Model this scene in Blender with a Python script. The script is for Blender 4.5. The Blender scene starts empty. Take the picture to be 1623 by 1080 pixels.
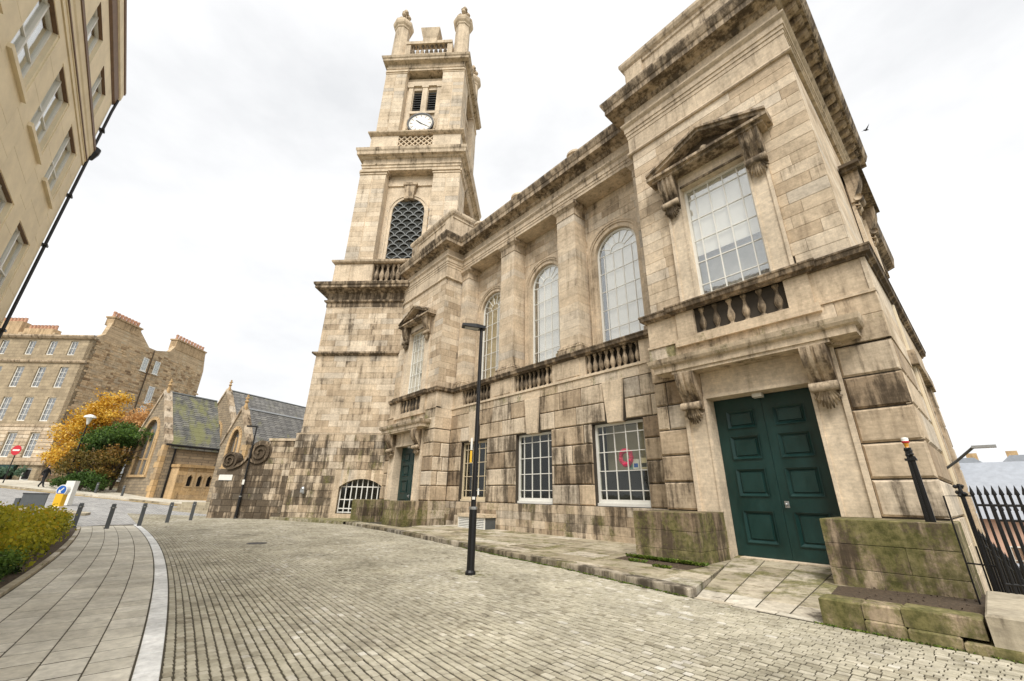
import bpy, math, random
from math import sin, cos, pi, radians
from mathutils import Vector, Matrix
random.seed(11)
U = random.uniform
scene = bpy.context.scene
col = scene.collection

# ------------------------------------------------------------------ camera
PH, TH, RO = radians(41.44), radians(20.92), radians(0.97)
FWH = Vector((-cos(PH), sin(PH), 0)); RTH = Vector((sin(PH), cos(PH), 0)); ZUP = Vector((0, 0, 1))
fw = FWH * cos(TH) + ZUP * sin(TH)
rt = RTH.copy(); up = rt.cross(fw)
rt = rt * cos(RO) + up * sin(RO); up = rt.cross(fw)
CAM = Vector((0, 0, 1.6)); FOC = 646.4
cd = bpy.data.cameras.new('camera'); cam = bpy.data.objects.new('camera', cd); col.objects.link(cam)
cd.sensor_width = 36; cd.lens = FOC / 1623 * 36; cd.clip_start = 0.05; cd.clip_end = 3000
cam.matrix_world = Matrix(((rt.x, up.x, -fw.x, CAM.x), (rt.y, up.y, -fw.y, CAM.y), (rt.z, up.z, -fw.z, CAM.z), (0, 0, 0, 1)))
scene.camera = cam

# ------------------------------------------------------------------ world: bright overcast sky
SUN_AZ, SUN_EL = radians(132), radians(52)
w = bpy.data.worlds.new('World'); scene.world = w; w.use_nodes = True
nt = w.node_tree; nt.nodes.clear()
def wn(t, **k):
    n = nt.nodes.new(t)
    for a, b in k.items(): setattr(n, a, b)
    return n
out = wn('ShaderNodeOutputWorld'); bg = wn('ShaderNodeBackground'); bg.inputs['Strength'].default_value = 0.1
sky = wn('ShaderNodeTexSky', sky_type='NISHITA', sun_disc=False, sun_elevation=SUN_EL, sun_rotation=SUN_AZ, dust_density=4.0, air_density=1.0)
hs = wn('ShaderNodeHueSaturation'); hs.inputs['Saturation'].default_value = 0.18; hs.inputs['Value'].default_value = 1.0
tc = wn('ShaderNodeTexCoord'); mp = wn('ShaderNodeMapping'); mp.inputs['Scale'].default_value = (1, 1, 2.2)
nz = wn('ShaderNodeTexNoise'); nz.inputs['Scale'].default_value = 1.7; nz.inputs['Detail'].default_value = 7; nz.inputs['Roughness'].default_value = 0.55
cr = wn('ShaderNodeValToRGB')
cr.color_ramp.elements[0].position = 0.34; cr.color_ramp.elements[0].color = (0.72, 0.73, 0.745, 1)
cr.color_ramp.elements[1].position = 0.64; cr.color_ramp.elements[1].color = (1.0, 1.0, 1.0, 1)
gain = wn('ShaderNodeVectorMath', operation='SCALE'); gain.inputs['Scale'].default_value = 5.4
mx = wn('ShaderNodeMix', data_type='RGBA'); mx.inputs[0].default_value = 0.86
L = nt.links.new
L(sky.outputs[0], hs.inputs['Color']); L(tc.outputs['Generated'], mp.inputs[0]); L(mp.outputs[0], nz.inputs[0]); L(nz.outputs[0], cr.inputs[0])
L(cr.outputs[0], gain.inputs[0]); L(hs.outputs[0], mx.inputs[6]); L(gain.outputs[0], mx.inputs[7]); L(mx.outputs[2], bg.inputs[0]); L(bg.outputs[0], out.inputs[0])

sd = bpy.data.lights.new('sun', 'SUN'); sd.energy = 1.5; sd.angle = radians(25); sd.color = (1.0, 0.95, 0.87)
sun = bpy.data.objects.new('sun', sd); col.objects.link(sun)
sdir = Vector((sin(SUN_AZ) * cos(SUN_EL), cos(SUN_AZ) * cos(SUN_EL), sin(SUN_EL)))
sun.rotation_euler = sdir.to_track_quat('Z', 'Y').to_euler(); sun.location = (30, -40, 60)
scene.view_settings.view_transform = 'Standard'; scene.view_settings.look = 'None'
scene.view_settings.exposure = 1.22; scene.view_settings.gamma = 1.0

# ------------------------------------------------------------------ material helpers
MATS = {}
class NT:
    def __init__(s, name):
        s.m = bpy.data.materials.new(name); s.m.use_nodes = True; s.t = s.m.node_tree; s.t.nodes.clear(); MATS[name] = s.m
        s.o = s.t.nodes.new('ShaderNodeOutputMaterial'); s.p = s.t.nodes.new('ShaderNodeBsdfPrincipled'); s.l(s.p.outputs[0], s.o.inputs[0])
    def n(s, t, **k):
        n = s.t.nodes.new(t)
        for a, b in k.items(): setattr(n, a, b)
        return n
    def l(s, a, b): s.t.links.new(a, b)
    def pos(s, scale=(1, 1, 1)):
        if not hasattr(s, 'g'): s.g = s.n('ShaderNodeNewGeometry')
        m = s.n('ShaderNodeMapping'); m.inputs['Scale'].default_value = scale; s.l(s.g.outputs['Position'], m.inputs[0]); return m.outputs[0]
    def noise(s, scale, detail=6, rough=0.6, vec=(1, 1, 1)):
        n = s.n('ShaderNodeTexNoise'); n.inputs['Scale'].default_value = scale; n.inputs['Detail'].default_value = detail; n.inputs['Roughness'].default_value = rough
        s.l(s.pos(vec), n.inputs[0]); return n.outputs[0]
    def ramp(s, f, stops):
        r = s.n('ShaderNodeValToRGB'); e = r.color_ramp.elements
        while len(e) < len(stops): e.new(0.5)
        for i, (p, c) in enumerate(stops): e[i].position = p; e[i].color = (*c, 1) if not isinstance(c, (int, float)) else (c, c, c, 1)
        s.l(f, r.inputs[0]); return r.outputs[0]
    def mix(s, f, a, b, mode='MIX'):
        m = s.n('ShaderNodeMix', data_type='RGBA', blend_type=mode)
        for i, x in ((0, f), (6, a), (7, b)):
            if isinstance(x, (int, float)): m.inputs[i].default_value = x
            elif isinstance(x, tuple): m.inputs[i].default_value = (*x, 1)
            else: s.l(x, m.inputs[i])
        return m.outputs[2]
    def math(s, op, a, b, c=None):
        m = s.n('ShaderNodeMath', operation=op, use_clamp=False)
        for i, x in enumerate((a, b, c)):
            if x is None: continue
            if isinstance(x, (int, float)): m.inputs[i].default_value = x
            else: s.l(x, m.inputs[i])
        return m.outputs[0]
    def rng(s, f, a, b, c, d):
        m = s.n('ShaderNodeMapRange', interpolation_type='SMOOTHSTEP'); s.l(f, m.inputs[0])
        for i, x in enumerate((a, b, c, d)):
            if isinstance(x, (int, float)): m.inputs[i + 1].default_value = x
            else: s.l(x, m.inputs[i + 1])
        return m.outputs[0]
    def attr(s, name):
        a = s.n('ShaderNodeAttribute', attribute_name=name); return a.outputs['Fac']
    def bump(s, h, strength=0.4, dist=0.02):
        b = s.n('ShaderNodeBump'); b.inputs['Strength'].default_value = strength; b.inputs['Distance'].default_value = dist
        s.l(h, b.inputs['Height']); s.l(b.outputs[0], s.p.inputs['Normal'])
    def set(s, color=None, rough=0.8, metal=0.0, spec=None):
        if color is not None:
            if isinstance(color, tuple): s.p.inputs['Base Color'].default_value = (*color, 1)
            else: s.l(color, s.p.inputs['Base Color'])
        if isinstance(rough, (int, float)): s.p.inputs['Roughness'].default_value = rough
        else: s.l(rough, s.p.inputs['Roughness'])
        s.p.inputs['Metallic'].default_value = metal
        if spec is not None: s.p.inputs['Specular IOR Level'].default_value = spec
        return s.m

def stone_mat(name, stops, sootc=(0.035, 0.030, 0.024), mossc=(0.095, 0.10, 0.026), bump=0.55):
    s = NT(name)
    tint = s.attr('tint'); moss = s.attr('moss'); soot = s.attr('soot')
    base = s.ramp(tint, stops)
    n1 = s.noise(0.9, 7, 0.62); n2 = s.noise(9.0, 6, 0.7); n3 = s.noise(55, 4, 0.7)
    base = s.mix(1.0, base, s.ramp(n1, [(0.25, 0.74), (0.72, 1.24)]), 'MULTIPLY')
    base = s.mix(1.0, base, s.ramp(n2, [(0.25, 0.72), (0.75, 1.22)]), 'MULTIPLY')
    # horizontal bedding of the sandstone
    nb = s.noise(3.0, 5, 0.6, (0.35, 0.35, 7)); base = s.mix(0.6, base, s.ramp(nb, [(0.3, 0.82), (0.7, 1.1)]), 'MULTIPLY')
    # soot: blotches and rain streaks
    st = s.noise(1.6, 9, 0.70, (2.1, 2.1, 0.20)); sp = s.noise(0.8, 9, 0.74)
    sm = s.math('ADD', s.math('MULTIPLY', st, 0.66), s.math('MULTIPLY', sp, 0.44))
    thr = s.math('SUBTRACT', 0.70, s.math('MULTIPLY', soot, 0.28))
    film = s.rng(sm, s.math('SUBTRACT', thr, 0.13), s.math('ADD', thr, 0.10), 0.0, 0.55)
    base = s.mix(film, base, s.mix(1.0, base, (0.36, 0.33, 0.30), 'MULTIPLY'))
    mask = s.rng(sm, thr, s.math('ADD', thr, 0.13), 0.0, 0.86)
    dk = s.mix(1.0, base, (0.13, 0.12, 0.11), 'MULTIPLY'); dk = s.mix(1.0, dk, (sootc[0] * 0.45, sootc[1] * 0.45, sootc[2] * 0.45), 'ADD')
    base = s.mix(mask, base, dk)
    gs = s.math('ADD', s.math('MULTIPLY', s.noise(1.3, 9, 0.72, (1.3, 1.3, 0.6)), 0.72), s.math('MULTIPLY', s.noise(16, 6, 0.75), 0.28)); gt = s.math('SUBTRACT', 0.70, s.math('MULTIPLY', moss, 0.32))
    gm = s.rng(gs, gt, s.math('ADD', gt, 0.12), 0.0, 0.82)
    mc = s.mix(s.rng(n2, 0.3, 0.7, 0.0, 1.0), (mossc[0] * 0.7, mossc[1] * 0.72, mossc[2] * 0.7), (mossc[0] * 2.3, mossc[1] * 2.0, mossc[2] * 3.0))
    base = s.mix(gm, base, mc)
    s.bump(s.math('ADD', s.math('MULTIPLY', n2, 0.7), s.math('MULTIPLY', n3, 0.5)), bump, 0.012)
    return s.set(base, 0.92, spec=0.2)
SAND = [(0.0, (0.33, 0.25, 0.17)), (0.25, (0.53, 0.42, 0.295)), (0.6, (0.62, 0.51, 0.375)), (0.88, (0.67, 0.57, 0.44)), (1.0, (0.49, 0.43, 0.35))]
M_ST = stone_mat('sandstone', SAND)
M_GOLD = stone_mat('golden_sandstone', [(0.0, (0.40, 0.26, 0.12)), (0.5, (0.55, 0.38, 0.2)), (1.0, (0.45, 0.33, 0.2))])
M_RUB = stone_mat('rubble_stone', [(0.0, (0.25, 0.17, 0.10)), (0.3, (0.52, 0.37, 0.22)), (0.7, (0.64, 0.49, 0.31)), (1.0, (0.42, 0.34, 0.24))])
M_FLAG = stone_mat('flagstone', [(0.0, (0.30, 0.25, 0.17)), (0.4, (0.42, 0.37, 0.27)), (0.7, (0.52, 0.46, 0.36)), (1.0, (0.60, 0.56, 0.47))])
M_SLAB = stone_mat('concrete_slab', [(0.0, (0.50, 0.465, 0.385)), (0.5, (0.56, 0.525, 0.44)), (1.0, (0.63, 0.595, 0.51))], bump=0.25)
M_PAV = stone_mat('paver', [(0.0, (0.30, 0.27, 0.20)), (0.3, (0.39, 0.36, 0.275)), (0.65, (0.45, 0.415, 0.325)), (0.9, (0.50, 0.465, 0.375)), (1.0, (0.58, 0.55, 0.48))], bump=0.35)
M_KERB = stone_mat('pale_granite', [(0.0, (0.70, 0.70, 0.68)), (1.0, (0.78, 0.78, 0.76))], bump=0.15)

def simple(name, c, rough=0.6, metal=0.0, spec=None, var=0.0, scale=6.0, bump=0.0):
    s = NT(name)
    if var:
        n = s.noise(scale, 6, 0.65); cc = s.mix(1.0, c, s.ramp(n, [(0.25, 1 - var), (0.75, 1 + var)]), 'MULTIPLY')
        if bump: s.bump(n, bump, 0.01)
        return s.set(cc, rough, metal, spec)
    return s.set(c, rough, metal, spec)
M_MORT = simple('mortar', (0.045, 0.036, 0.026), 0.95, var=0.4, scale=2)
M_JOINT = simple('joint_sand', (0.055, 0.046, 0.028), 0.98, var=0.4, scale=8)
s = NT('door_paint'); n_a = s.noise(2.6, 7, 0.7, (1, 1, 0.4)); n_b = s.noise(30, 5, 0.7)
c_ = s.mix(1.0, (0.004, 0.030, 0.027), s.ramp(n_a, [(0.3, 0.7), (0.72, 1.35)]), 'MULTIPLY'); c_ = s.mix(s.rng(n_b, 0.62, 0.78, 0.0, 0.35), c_, (0.05, 0.075, 0.068))
s.bump(n_b, 0.06, 0.004); M_GREEN = s.set(c_, s.rng(n_a, 0.3, 0.7, 0.30, 0.52))
M_IRON = simple('black_iron', (0.005, 0.005, 0.006), 0.45, var=0.3, scale=20)
M_WHITE = simple('white_paint', (0.74, 0.73, 0.68), 0.45, var=0.06, scale=5)
M_CREAMP = simple('cream_paint', (0.62, 0.52, 0.36), 0.5, var=0.08)
M_GREY = simple('grey_paint', (0.075, 0.082, 0.086), 0.55, var=0.15)
M_STEEL = simple('brushed_steel', (0.42, 0.43, 0.43), 0.4, 0.8, var=0.1)
M_LEAD = simple('lead_grey', (0.16, 0.17, 0.17), 0.6, var=0.25, scale=5)
M_COPPER = simple('copper_green', (0.20, 0.36, 0.31), 0.75, var=0.25)
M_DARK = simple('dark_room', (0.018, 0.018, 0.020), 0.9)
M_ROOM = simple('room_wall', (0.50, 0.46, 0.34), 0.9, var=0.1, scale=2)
M_ROOMG = simple('grey_screen', (0.52, 0.52, 0.49), 0.9, var=0.3, scale=1.2)
M_BLIND = simple('pale_sky_sheet', (0.88, 0.86, 0.80), 0.85, var=0.06, scale=1.5)  # pale tone imitating the sky reflected in window panes
M_TANSHEET = simple('tan_pane_sheet', (0.55, 0.46, 0.27), 0.85, var=0.08, scale=1.5)  # tan tone for the pale reflection in the left arched window
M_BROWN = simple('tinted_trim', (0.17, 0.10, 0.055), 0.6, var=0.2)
M_CREAM = simple('cream_ashlar', (0.80, 0.69, 0.49), 0.85, var=0.14, scale=1.3)
M_RED = simple('red_sign', (0.50, 0.015, 0.03), 0.5)
M_PINK = simple('wreath_pink', (0.62, 0.03, 0.10), 0.8, var=0.4, scale=40)
M_YEL = simple('yellow_plastic', (0.75, 0.45, 0.02), 0.5)
M_BLUE = simple('blue_sign', (0.01, 0.10, 0.42), 0.45)
M_POT = simple('clay_pot', (0.46, 0.26, 0.17), 0.85, var=0.3, scale=3)
M_SOIL = simple('soil', (0.07, 0.048, 0.028), 1.0, var=0.7, scale=22, bump=1.0)
M_BARK = simple('bark', (0.07, 0.05, 0.033), 0.95, var=0.4, scale=12, bump=0.5)
M_SKIN = simple('skin', (0.45, 0.27, 0.2), 0.6)
M_CLOTH = simple('black_cloth', (0.012, 0.012, 0.014), 0.85)
M_BEER = simple('beer', (0.55, 0.24, 0.01), 0.1)
M_RENDERP = simple('pink_render', (0.60, 0.40, 0.31), 0.9, var=0.12, scale=1.5)
M_BOXG = simple('cable_grey', (0.25, 0.25, 0.24), 0.6)

def glass_mat(name, tintc, refl):
    s = NT(name); s.t.nodes.remove(s.p)
    tr = s.n('ShaderNodeBsdfTransparent'); tr.inputs[0].default_value = (*tintc, 1)
    gl = s.n('ShaderNodeBsdfGlossy'); gl.inputs['Roughness'].default_value = 0.03; gl.inputs[0].default_value = (0.95, 0.97, 0.97, 1)
    ge = s.n('ShaderNodeNewGeometry'); dt = s.n('ShaderNodeVectorMath', operation='DOT_PRODUCT'); s.l(ge.outputs['Incoming'], dt.inputs[0]); s.l(ge.outputs['Normal'], dt.inputs[1])
    sch = s.math('ADD', 0.03, s.math('MULTIPLY', 0.9, s.math('POWER', s.math('SUBTRACT', 1.0, s.math('ABSOLUTE', dt.outputs['Value'], 0)), 5.0)))
    n = s.noise(2.2, 3, 0.5); b = s.n('ShaderNodeBump'); b.inputs['Strength'].default_value = 0.12; b.inputs['Distance'].default_value = 0.02; s.l(n, b.inputs['Height']); s.l(b.outputs[0], gl.inputs['Normal'])
    f = s.math('ADD', sch, refl)
    mxs = s.n('ShaderNodeMixShader'); s.l(f, mxs.inputs[0]); s.l(tr.outputs[0], mxs.inputs[1]); s.l(gl.outputs[0], mxs.inputs[2]); s.l(mxs.outputs[0], s.o.inputs[0])
    return s.m
M_GLASS = glass_mat('old_glass', (0.95, 0.95, 0.94), 0.17)
M_GLASSD = glass_mat('clear_glass', (0.92, 0.93, 0.90), 0.0)

def brick_mat(name, c1, c2, cm, sx, sy, scale, plane='XY', bump=0.4, rough=0.9, moss=0.0, mossc=(0.2, 0.22, 0.05), mort=0.03, rot=0.0):
    s = NT(name)
    g = s.n('ShaderNodeNewGeometry'); m = s.n('ShaderNodeMapping'); s.l(g.outputs['Position'], m.inputs[0])
    m.inputs['Rotation'].default_value = (0, 0, rot)
    v = m.outputs[0]
    if plane == 'HZ':      # horizontal coordinate x or y, with height
        sp = s.n('ShaderNodeSeparateXYZ'); s.l(v, sp.inputs[0]); cb = s.n('ShaderNodeCombineXYZ')
        s.l(s.math('ADD', sp.outputs[0], sp.outputs[1]), cb.inputs[0]); s.l(sp.outputs[2], cb.inputs[1]); v = cb.outputs[0]
    b = s.n('ShaderNodeTexBrick'); s.l(v, b.inputs[0])
    b.inputs['Color1'].default_value = (*c1, 1); b.inputs['Color2'].default_value = (*c2, 1); b.inputs['Mortar'].default_value = (*cm, 1)
    b.inputs['Scale'].default_value = scale; b.inputs['Brick Width'].default_value = sx; b.inputs['Row Height'].default_value = sy
    b.inputs['Mortar Size'].default_value = mort; b.inputs['Bias'].default_value = -0.1
    n = s.noise(1.1, 7, 0.65); n2 = s.noise(14, 5, 0.7)
    c = s.mix(1.0, b.outputs[0], s.ramp(n, [(0.25, 0.65), (0.75, 1.25)]), 'MULTIPLY')
    c = s.mix(1.0, c, s.ramp(n2, [(0.25, 0.75), (0.75, 1.2)]), 'MULTIPLY')
    if moss:
        gs = s.noise(0.8, 8, 0.68, (1, 1, 0.35)); c = s.mix(s.rng(gs, 0.62 - 0.3 * moss, 0.78 - 0.3 * moss, 0, 0.85), c, mossc)
    s.bump(s.math('ADD', s.math('MULTIPLY', b.outputs['Fac'], -1.0), s.math('MULTIPLY', n2, 0.5)), bump, 0.02)
    return s.set(c, rough)
M_ROAD = brick_mat('setts', (0.33, 0.33, 0.33), (0.46, 0.45, 0.43), (0.17, 0.16, 0.14), 0.22, 0.13, 1.0, rot=-0.72, mort=0.014)
M_SLATE = brick_mat('mossy_slate', (0.13, 0.13, 0.125), (0.24, 0.23, 0.20), (0.05, 0.05, 0.045), 0.34, 0.20, 1.0, 'HZ', moss=0.56, mossc=(0.205, 0.205, 0.085), mort=0.016)
M_SLATE2 = brick_mat('grey_slate', (0.17, 0.165, 0.16), (0.27, 0.26, 0.24), (0.07, 0.07, 0.065), 0.34, 0.20, 1.0, 'HZ', moss=0.25, mossc=(0.2, 0.2, 0.09), mort=0.016)
M_SLATEB = simple('blue_slate', (0.33, 0.36, 0.41), 0.8, var=0.15, scale=3)
M_RUBW = brick_mat('rubble_wall', (0.58, 0.43, 0.265), (0.44, 0.315, 0.19), (0.56, 0.45, 0.30), 0.55, 0.22, 1.0, 'HZ', mort=0.03, bump=0.8)
M_RUBH = brick_mat('hall_rubble', (0.36, 0.285, 0.19), (0.25, 0.20, 0.14), (0.20, 0.165, 0.12), 0.6, 0.26, 1.0, 'HZ', mort=0.02, bump=0.8)
M_ASHF = brick_mat('far_ashlar', (0.40, 0.32, 0.21), (0.31, 0.245, 0.16), (0.20, 0.155, 0.10), 0.9, 0.36, 1.0, 'HZ', mort=0.012)
s = NT('ground_earth'); n = s.noise(0.3, 8, 0.6); M_GROUND = s.set(s.ramp(n, [(0.3, (0.10, 0.10, 0.05)), (0.7, (0.22, 0.2, 0.13))]), 0.95)

def leaf_mat(name, stops):
    s = NT(name); t = s.attr('tint'); c = s.ramp(t, stops)
    s.set(c, 0.6, spec=0.3)
    tl = s.n('ShaderNodeBsdfTranslucent'); s.l(c, tl.inputs[0]); m = s.n('ShaderNodeMixShader'); m.inputs[0].default_value = 0.35
    s.l(s.p.outputs[0], m.inputs[1]); s.l(tl.outputs[0], m.inputs[2]); s.l(m.outputs[0], s.o.inputs[0]); return s.m
M_LYEL = leaf_mat('autumn_leaves', [(0.0, (0.26, 0.13, 0.015)), (0.35, (0.60, 0.32, 0.02)), (0.75, (0.78, 0.55, 0.10)), (1.0, (0.74, 0.52, 0.20))])
M_LGRN = leaf_mat('evergreen_leaves', [(0.0, (0.02, 0.04, 0.010)), (0.5, (0.06, 0.12, 0.022)), (1.0, (0.17, 0.27, 0.045))])
M_LMIX = leaf_mat('turning_leaves', [(0.0, (0.06, 0.075, 0.012)), (0.35, (0.26, 0.27, 0.02)), (0.72, (0.50, 0.45, 0.035)), (1.0, (0.58, 0.36, 0.02))])
M_LOLV = leaf_mat('olive_leaves', [(0.0, (0.05, 0.045, 0.018)), (0.5, (0.15, 0.12, 0.025)), (1.0, (0.30, 0.16, 0.04))])
M_LPALE = leaf_mat('grey_green_leaves', [(0.0, (0.04, 0.08, 0.05)), (0.6, (0.12, 0.2, 0.13)), (1.0, (0.35, 0.42, 0.3))])
M_GRASS = leaf_mat('weed_leaves', [(0.0, (0.05, 0.09, 0.012)), (0.6, (0.13, 0.2, 0.025)), (1.0, (0.24, 0.28, 0.05))])

# ------------------------------------------------------------------ geometry helpers
ROOT = {}
def rootloc(o): return ROOT.get(o.name, Vector((0, 0, 0))) if o else Vector((0, 0, 0))
def P3(x): return Vector(x)
class Fr:
    """wall frame: a to the right seen from outside, b outwards, c up"""
    def __init__(s, o, right, z=0.0):
        s.o = Vector((o[0], o[1], z)); s.r = Vector((right[0], right[1], 0)).normalized(); s.n = Vector((s.r.y, -s.r.x, 0))
    def __call__(s, a, b, c): return s.o + s.r * a + s.n * b + Vector((0, 0, c))
    def off(s, a=0, b=0, c=0): q = Fr((0, 0), s.r); q.o = s(a, b, c); return q
WORLD = Fr((0, 0), (1, 0))   # a = X, b = -Y
class G:
    def __init__(s): s.v = []; s.f = []; s.at = []; s.cur = (0.5, 0.1, 0.2)
    def add(s, vs, fs, at=None):
        k = len(s.v); s.v += [tuple(v) for v in vs]; s.f += [tuple(i + k for i in f) for f in fs]; s.at += [at or s.cur] * len(vs); return s
    def box(s, F, a0, a1, b0, b1, c0, c1, at=None):
        vs = [F(a, b, c) for c in (c0, c1) for b in (b0, b1) for a in (a0, a1)]
        return s.add(vs, [(0, 1, 3, 2), (4, 6, 7, 5), (0, 4, 5, 1), (2, 3, 7, 6), (0, 2, 6, 4), (1, 5, 7, 3)], at)
    def slab(s, F, a0, a1, c0, c1, b, dep, ch, at=None):
        r1 = [F(a, b, c) for a, c in ((a0 + ch, c0 + ch), (a1 - ch, c0 + ch), (a1 - ch, c1 - ch), (a0 + ch, c1 - ch))]
        r2 = [F(a, b - ch, c) for a, c in ((a0, c0), (a1, c0), (a1, c1), (a0, c1))]
        r3 = [F(a, b - dep, c) for a, c in ((a0, c0), (a1, c0), (a1, c1), (a0, c1))]
        fs = [(0, 1, 2, 3)]
        for i in range(4):
            j = (i + 1) % 4; fs += [(i, i + 4, j + 4, j), (i + 4, i + 8, j + 8, j + 4)]
        return s.add(r1 + r2 + r3, fs, at)
    def prism(s, F, poly, b0, b1, at=None, ch=0.0):
        """poly of (a,c), extruded from b0 to b1 (front)"""
        n = len(poly); vs = [F(a, b0, c) for a, c in poly]; fs = [tuple(range(n))]
        if ch:
            ca = sum(p[0] for p in poly) / n; cc = sum(p[1] for p in poly) / n
            vs += [F(a, b1 - ch, c) for a, c in poly]
            q = []
            for a, c in poly:
                d = math.hypot(a - ca, c - cc) or 1; q.append((a - (a - ca) / d * ch * 1.3, c - (c - cc) / d * ch * 1.3))
            vs += [F(a, b1, c) for a, c in q]; fs.append(tuple(range(2 * n, 3 * n)))
            for i in range(n):
                j = (i + 1) % n; fs += [(i, j, j + n, i + n), (i + n, j + n, j + 2 * n, i + 2 * n)]
        else:
            vs += [F(a, b1, c) for a, c in poly]; fs.append(tuple(range(n, 2 * n)))
            for i in range(n): j = (i + 1) % n; fs.append((i, j, j + n, i + n))
        return s.add(vs, fs, at)
    def profile(s, F, prof, a0, a1, at=None):
        """prof of (b,c) closed polygon extruded along a"""
        n = len(prof); vs = [F(a0, b, c) for b, c in prof] + [F(a1, b, c) for b, c in prof]
        fs = [tuple(range(n)), tuple(range(n, 2 * n))] + [(i, (i + 1) % n, (i + 1) % n + n, i + n) for i in range(n)]
        return s.add(vs, fs, at)
    def sweep(s, path, prof, closed=False, at=None):
        """path of (x,y), outside on the right of travel; prof of (out,z) open polyline swept with mitred corners"""
        n = len(path); pts = []
        for i in range(n):
            p = Vector(path[i])
            d0 = (p - Vector(path[i - 1])).normalized() if (i > 0 or closed) else None
            d1 = (Vector(path[(i + 1) % n]) - p).normalized() if (i < n - 1 or closed) else None
            if d0 is None: d0 = d1
            if d1 is None: d1 = d0
            n0 = Vector((d0.y, -d0.x)); n1 = Vector((d1.y, -d1.x)); m = n0 + n1; m = m / max(m.dot(n0), 0.2)
            pts.append((p, m))
        k = len(prof); vs = [(p.x + m.x * o, p.y + m.y * o, z) for p, m in pts for o, z in prof]; fs = []
        for i in range(n if closed else n - 1):
            j = (i + 1) % n
            fs += [(i * k + q, j * k + q, j * k + q + 1, i * k + q + 1) for q in range(k - 1)]
        if not closed: fs += [tuple(range(k)), tuple(range((n - 1) * k, n * k))]
        return s.add(vs, fs, at)
    def lathe(s, c, prof, seg=12, at=None, rot=0.0):
        c = Vector(c); k = len(prof); vs = []; fs = []
        for i in range(seg):
            t = 2 * pi * i / seg + rot
            vs += [(c.x + r * cos(t), c.y + r * sin(t), c.z + z) for r, z in prof]
        for i in range(seg):
            j = (i + 1) % seg; fs += [(i * k + q, j * k + q, j * k + q + 1, i * k + q + 1) for q in range(k - 1)]
        fs += [tuple(i * k for i in range(seg)), tuple(i * k + k - 1 for i in range(seg))]
        return s.add(vs, fs, at)
    def tube(s, pts, rad, seg=8, at=None):
        pts = [Vector(p) for p in pts]; n = len(pts); vs = []; fs = []
        rad = rad if isinstance(rad, (list, tuple)) else [rad] * n
        for i, p in enumerate(pts):
            d = (pts[min(i + 1, n - 1)] - pts[max(i - 1, 0)]).normalized()
            x = d.orthogonal().normalized() if i == 0 else (x - d * x.dot(d)).normalized()
            y = d.cross(x)
            vs += [p + x * (rad[i] * cos(2 * pi * k / seg)) + y * (rad[i] * sin(2 * pi * k / seg)) for k in range(seg)]
        for i in range(n - 1):
            fs += [(i * seg + k, i * seg + (k + 1) % seg, (i + 1) * seg + (k + 1) % seg, (i + 1) * seg + k) for k in range(seg)]
        fs += [tuple(range(seg)), tuple(range((n - 1) * seg, n * seg))]
        return s.add(vs, fs, at)
    def ball(s, c, r, seg=10, at=None, sz=1.0):
        k = max(4, seg // 2); return s.lathe(c, [(max(1e-3, r * sin(pi * i / k)), -r * sz * cos(pi * i / k)) for i in range(k + 1)], seg, at)

def mk(name, g, mat, parent=None, kind=None, smooth=False, label=None, cat=None, group=None, loc=None):
    """link collected geometry as one mesh object; world coordinates are kept"""
    me = bpy.data.meshes.new(name)
    off = rootloc(parent) if parent else (Vector(loc) if loc else Vector((0, 0, 0)))
    vs = g.v if off.length == 0 else [(v[0] - off.x, v[1] - off.y, v[2] - off.z) for v in g.v]
    me.from_pydata(vs, [], g.f)
    for i, nm in enumerate(('tint', 'moss', 'soot')):
        a = me.attributes.new(nm, 'FLOAT', 'POINT'); a.data.foreach_set('value', [q[i] for q in g.at])
    if smooth: me.polygons.foreach_set('use_smooth', [True] * len(me.polygons))
    me.materials.append(mat); o = bpy.data.objects.new(name, me); col.objects.link(o)
    if parent: o.parent = parent; ROOT[o.name] = off
    else:
        o.location = off; ROOT[o.name] = off
    tagit(o, label, cat, group, kind); return o
def tagit(o, label=None, cat=None, group=None, kind=None):
    if label: o['label'] = label
    if cat: o['category'] = cat
    if group: o['group'] = group
    if kind: o['kind'] = kind
    return o
def thing(name, loc, label, cat, group=None):
    o = bpy.data.objects.new(name, None); o.empty_display_size = 0.3; o.location = loc; col.objects.link(o); ROOT[o.name] = Vector(loc)
    return tagit(o, label, cat, group)
def part(name, parent):
    o = bpy.data.objects.new(name, None); col.objects.link(o); o.parent = parent; ROOT[o.name] = rootloc(parent); return o
def share(name, me, parent, at, rotz=0.0, scale=None):
    """a copy sharing mesh data, placed at a world point"""
    o = bpy.data.objects.new(name, me); col.objects.link(o)
    if parent: o.parent = parent
    o.location = Vector(at) - rootloc(parent); o.rotation_euler = (0, 0, rotz)
    if scale: o.scale = scale
    return o
def data(name, g, mat, smooth=False):
    o = mk(name, g, mat, None, smooth=smooth); me = o.data; bpy.data.objects.remove(o); return me
def rnd(moss=0.1, soot=0.2, lo=0.0, hi=1.0): return (U(lo, hi), max(0, moss + U(-0.12, 0.12)), max(0, soot + U(-0.2, 0.2)))

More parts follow.
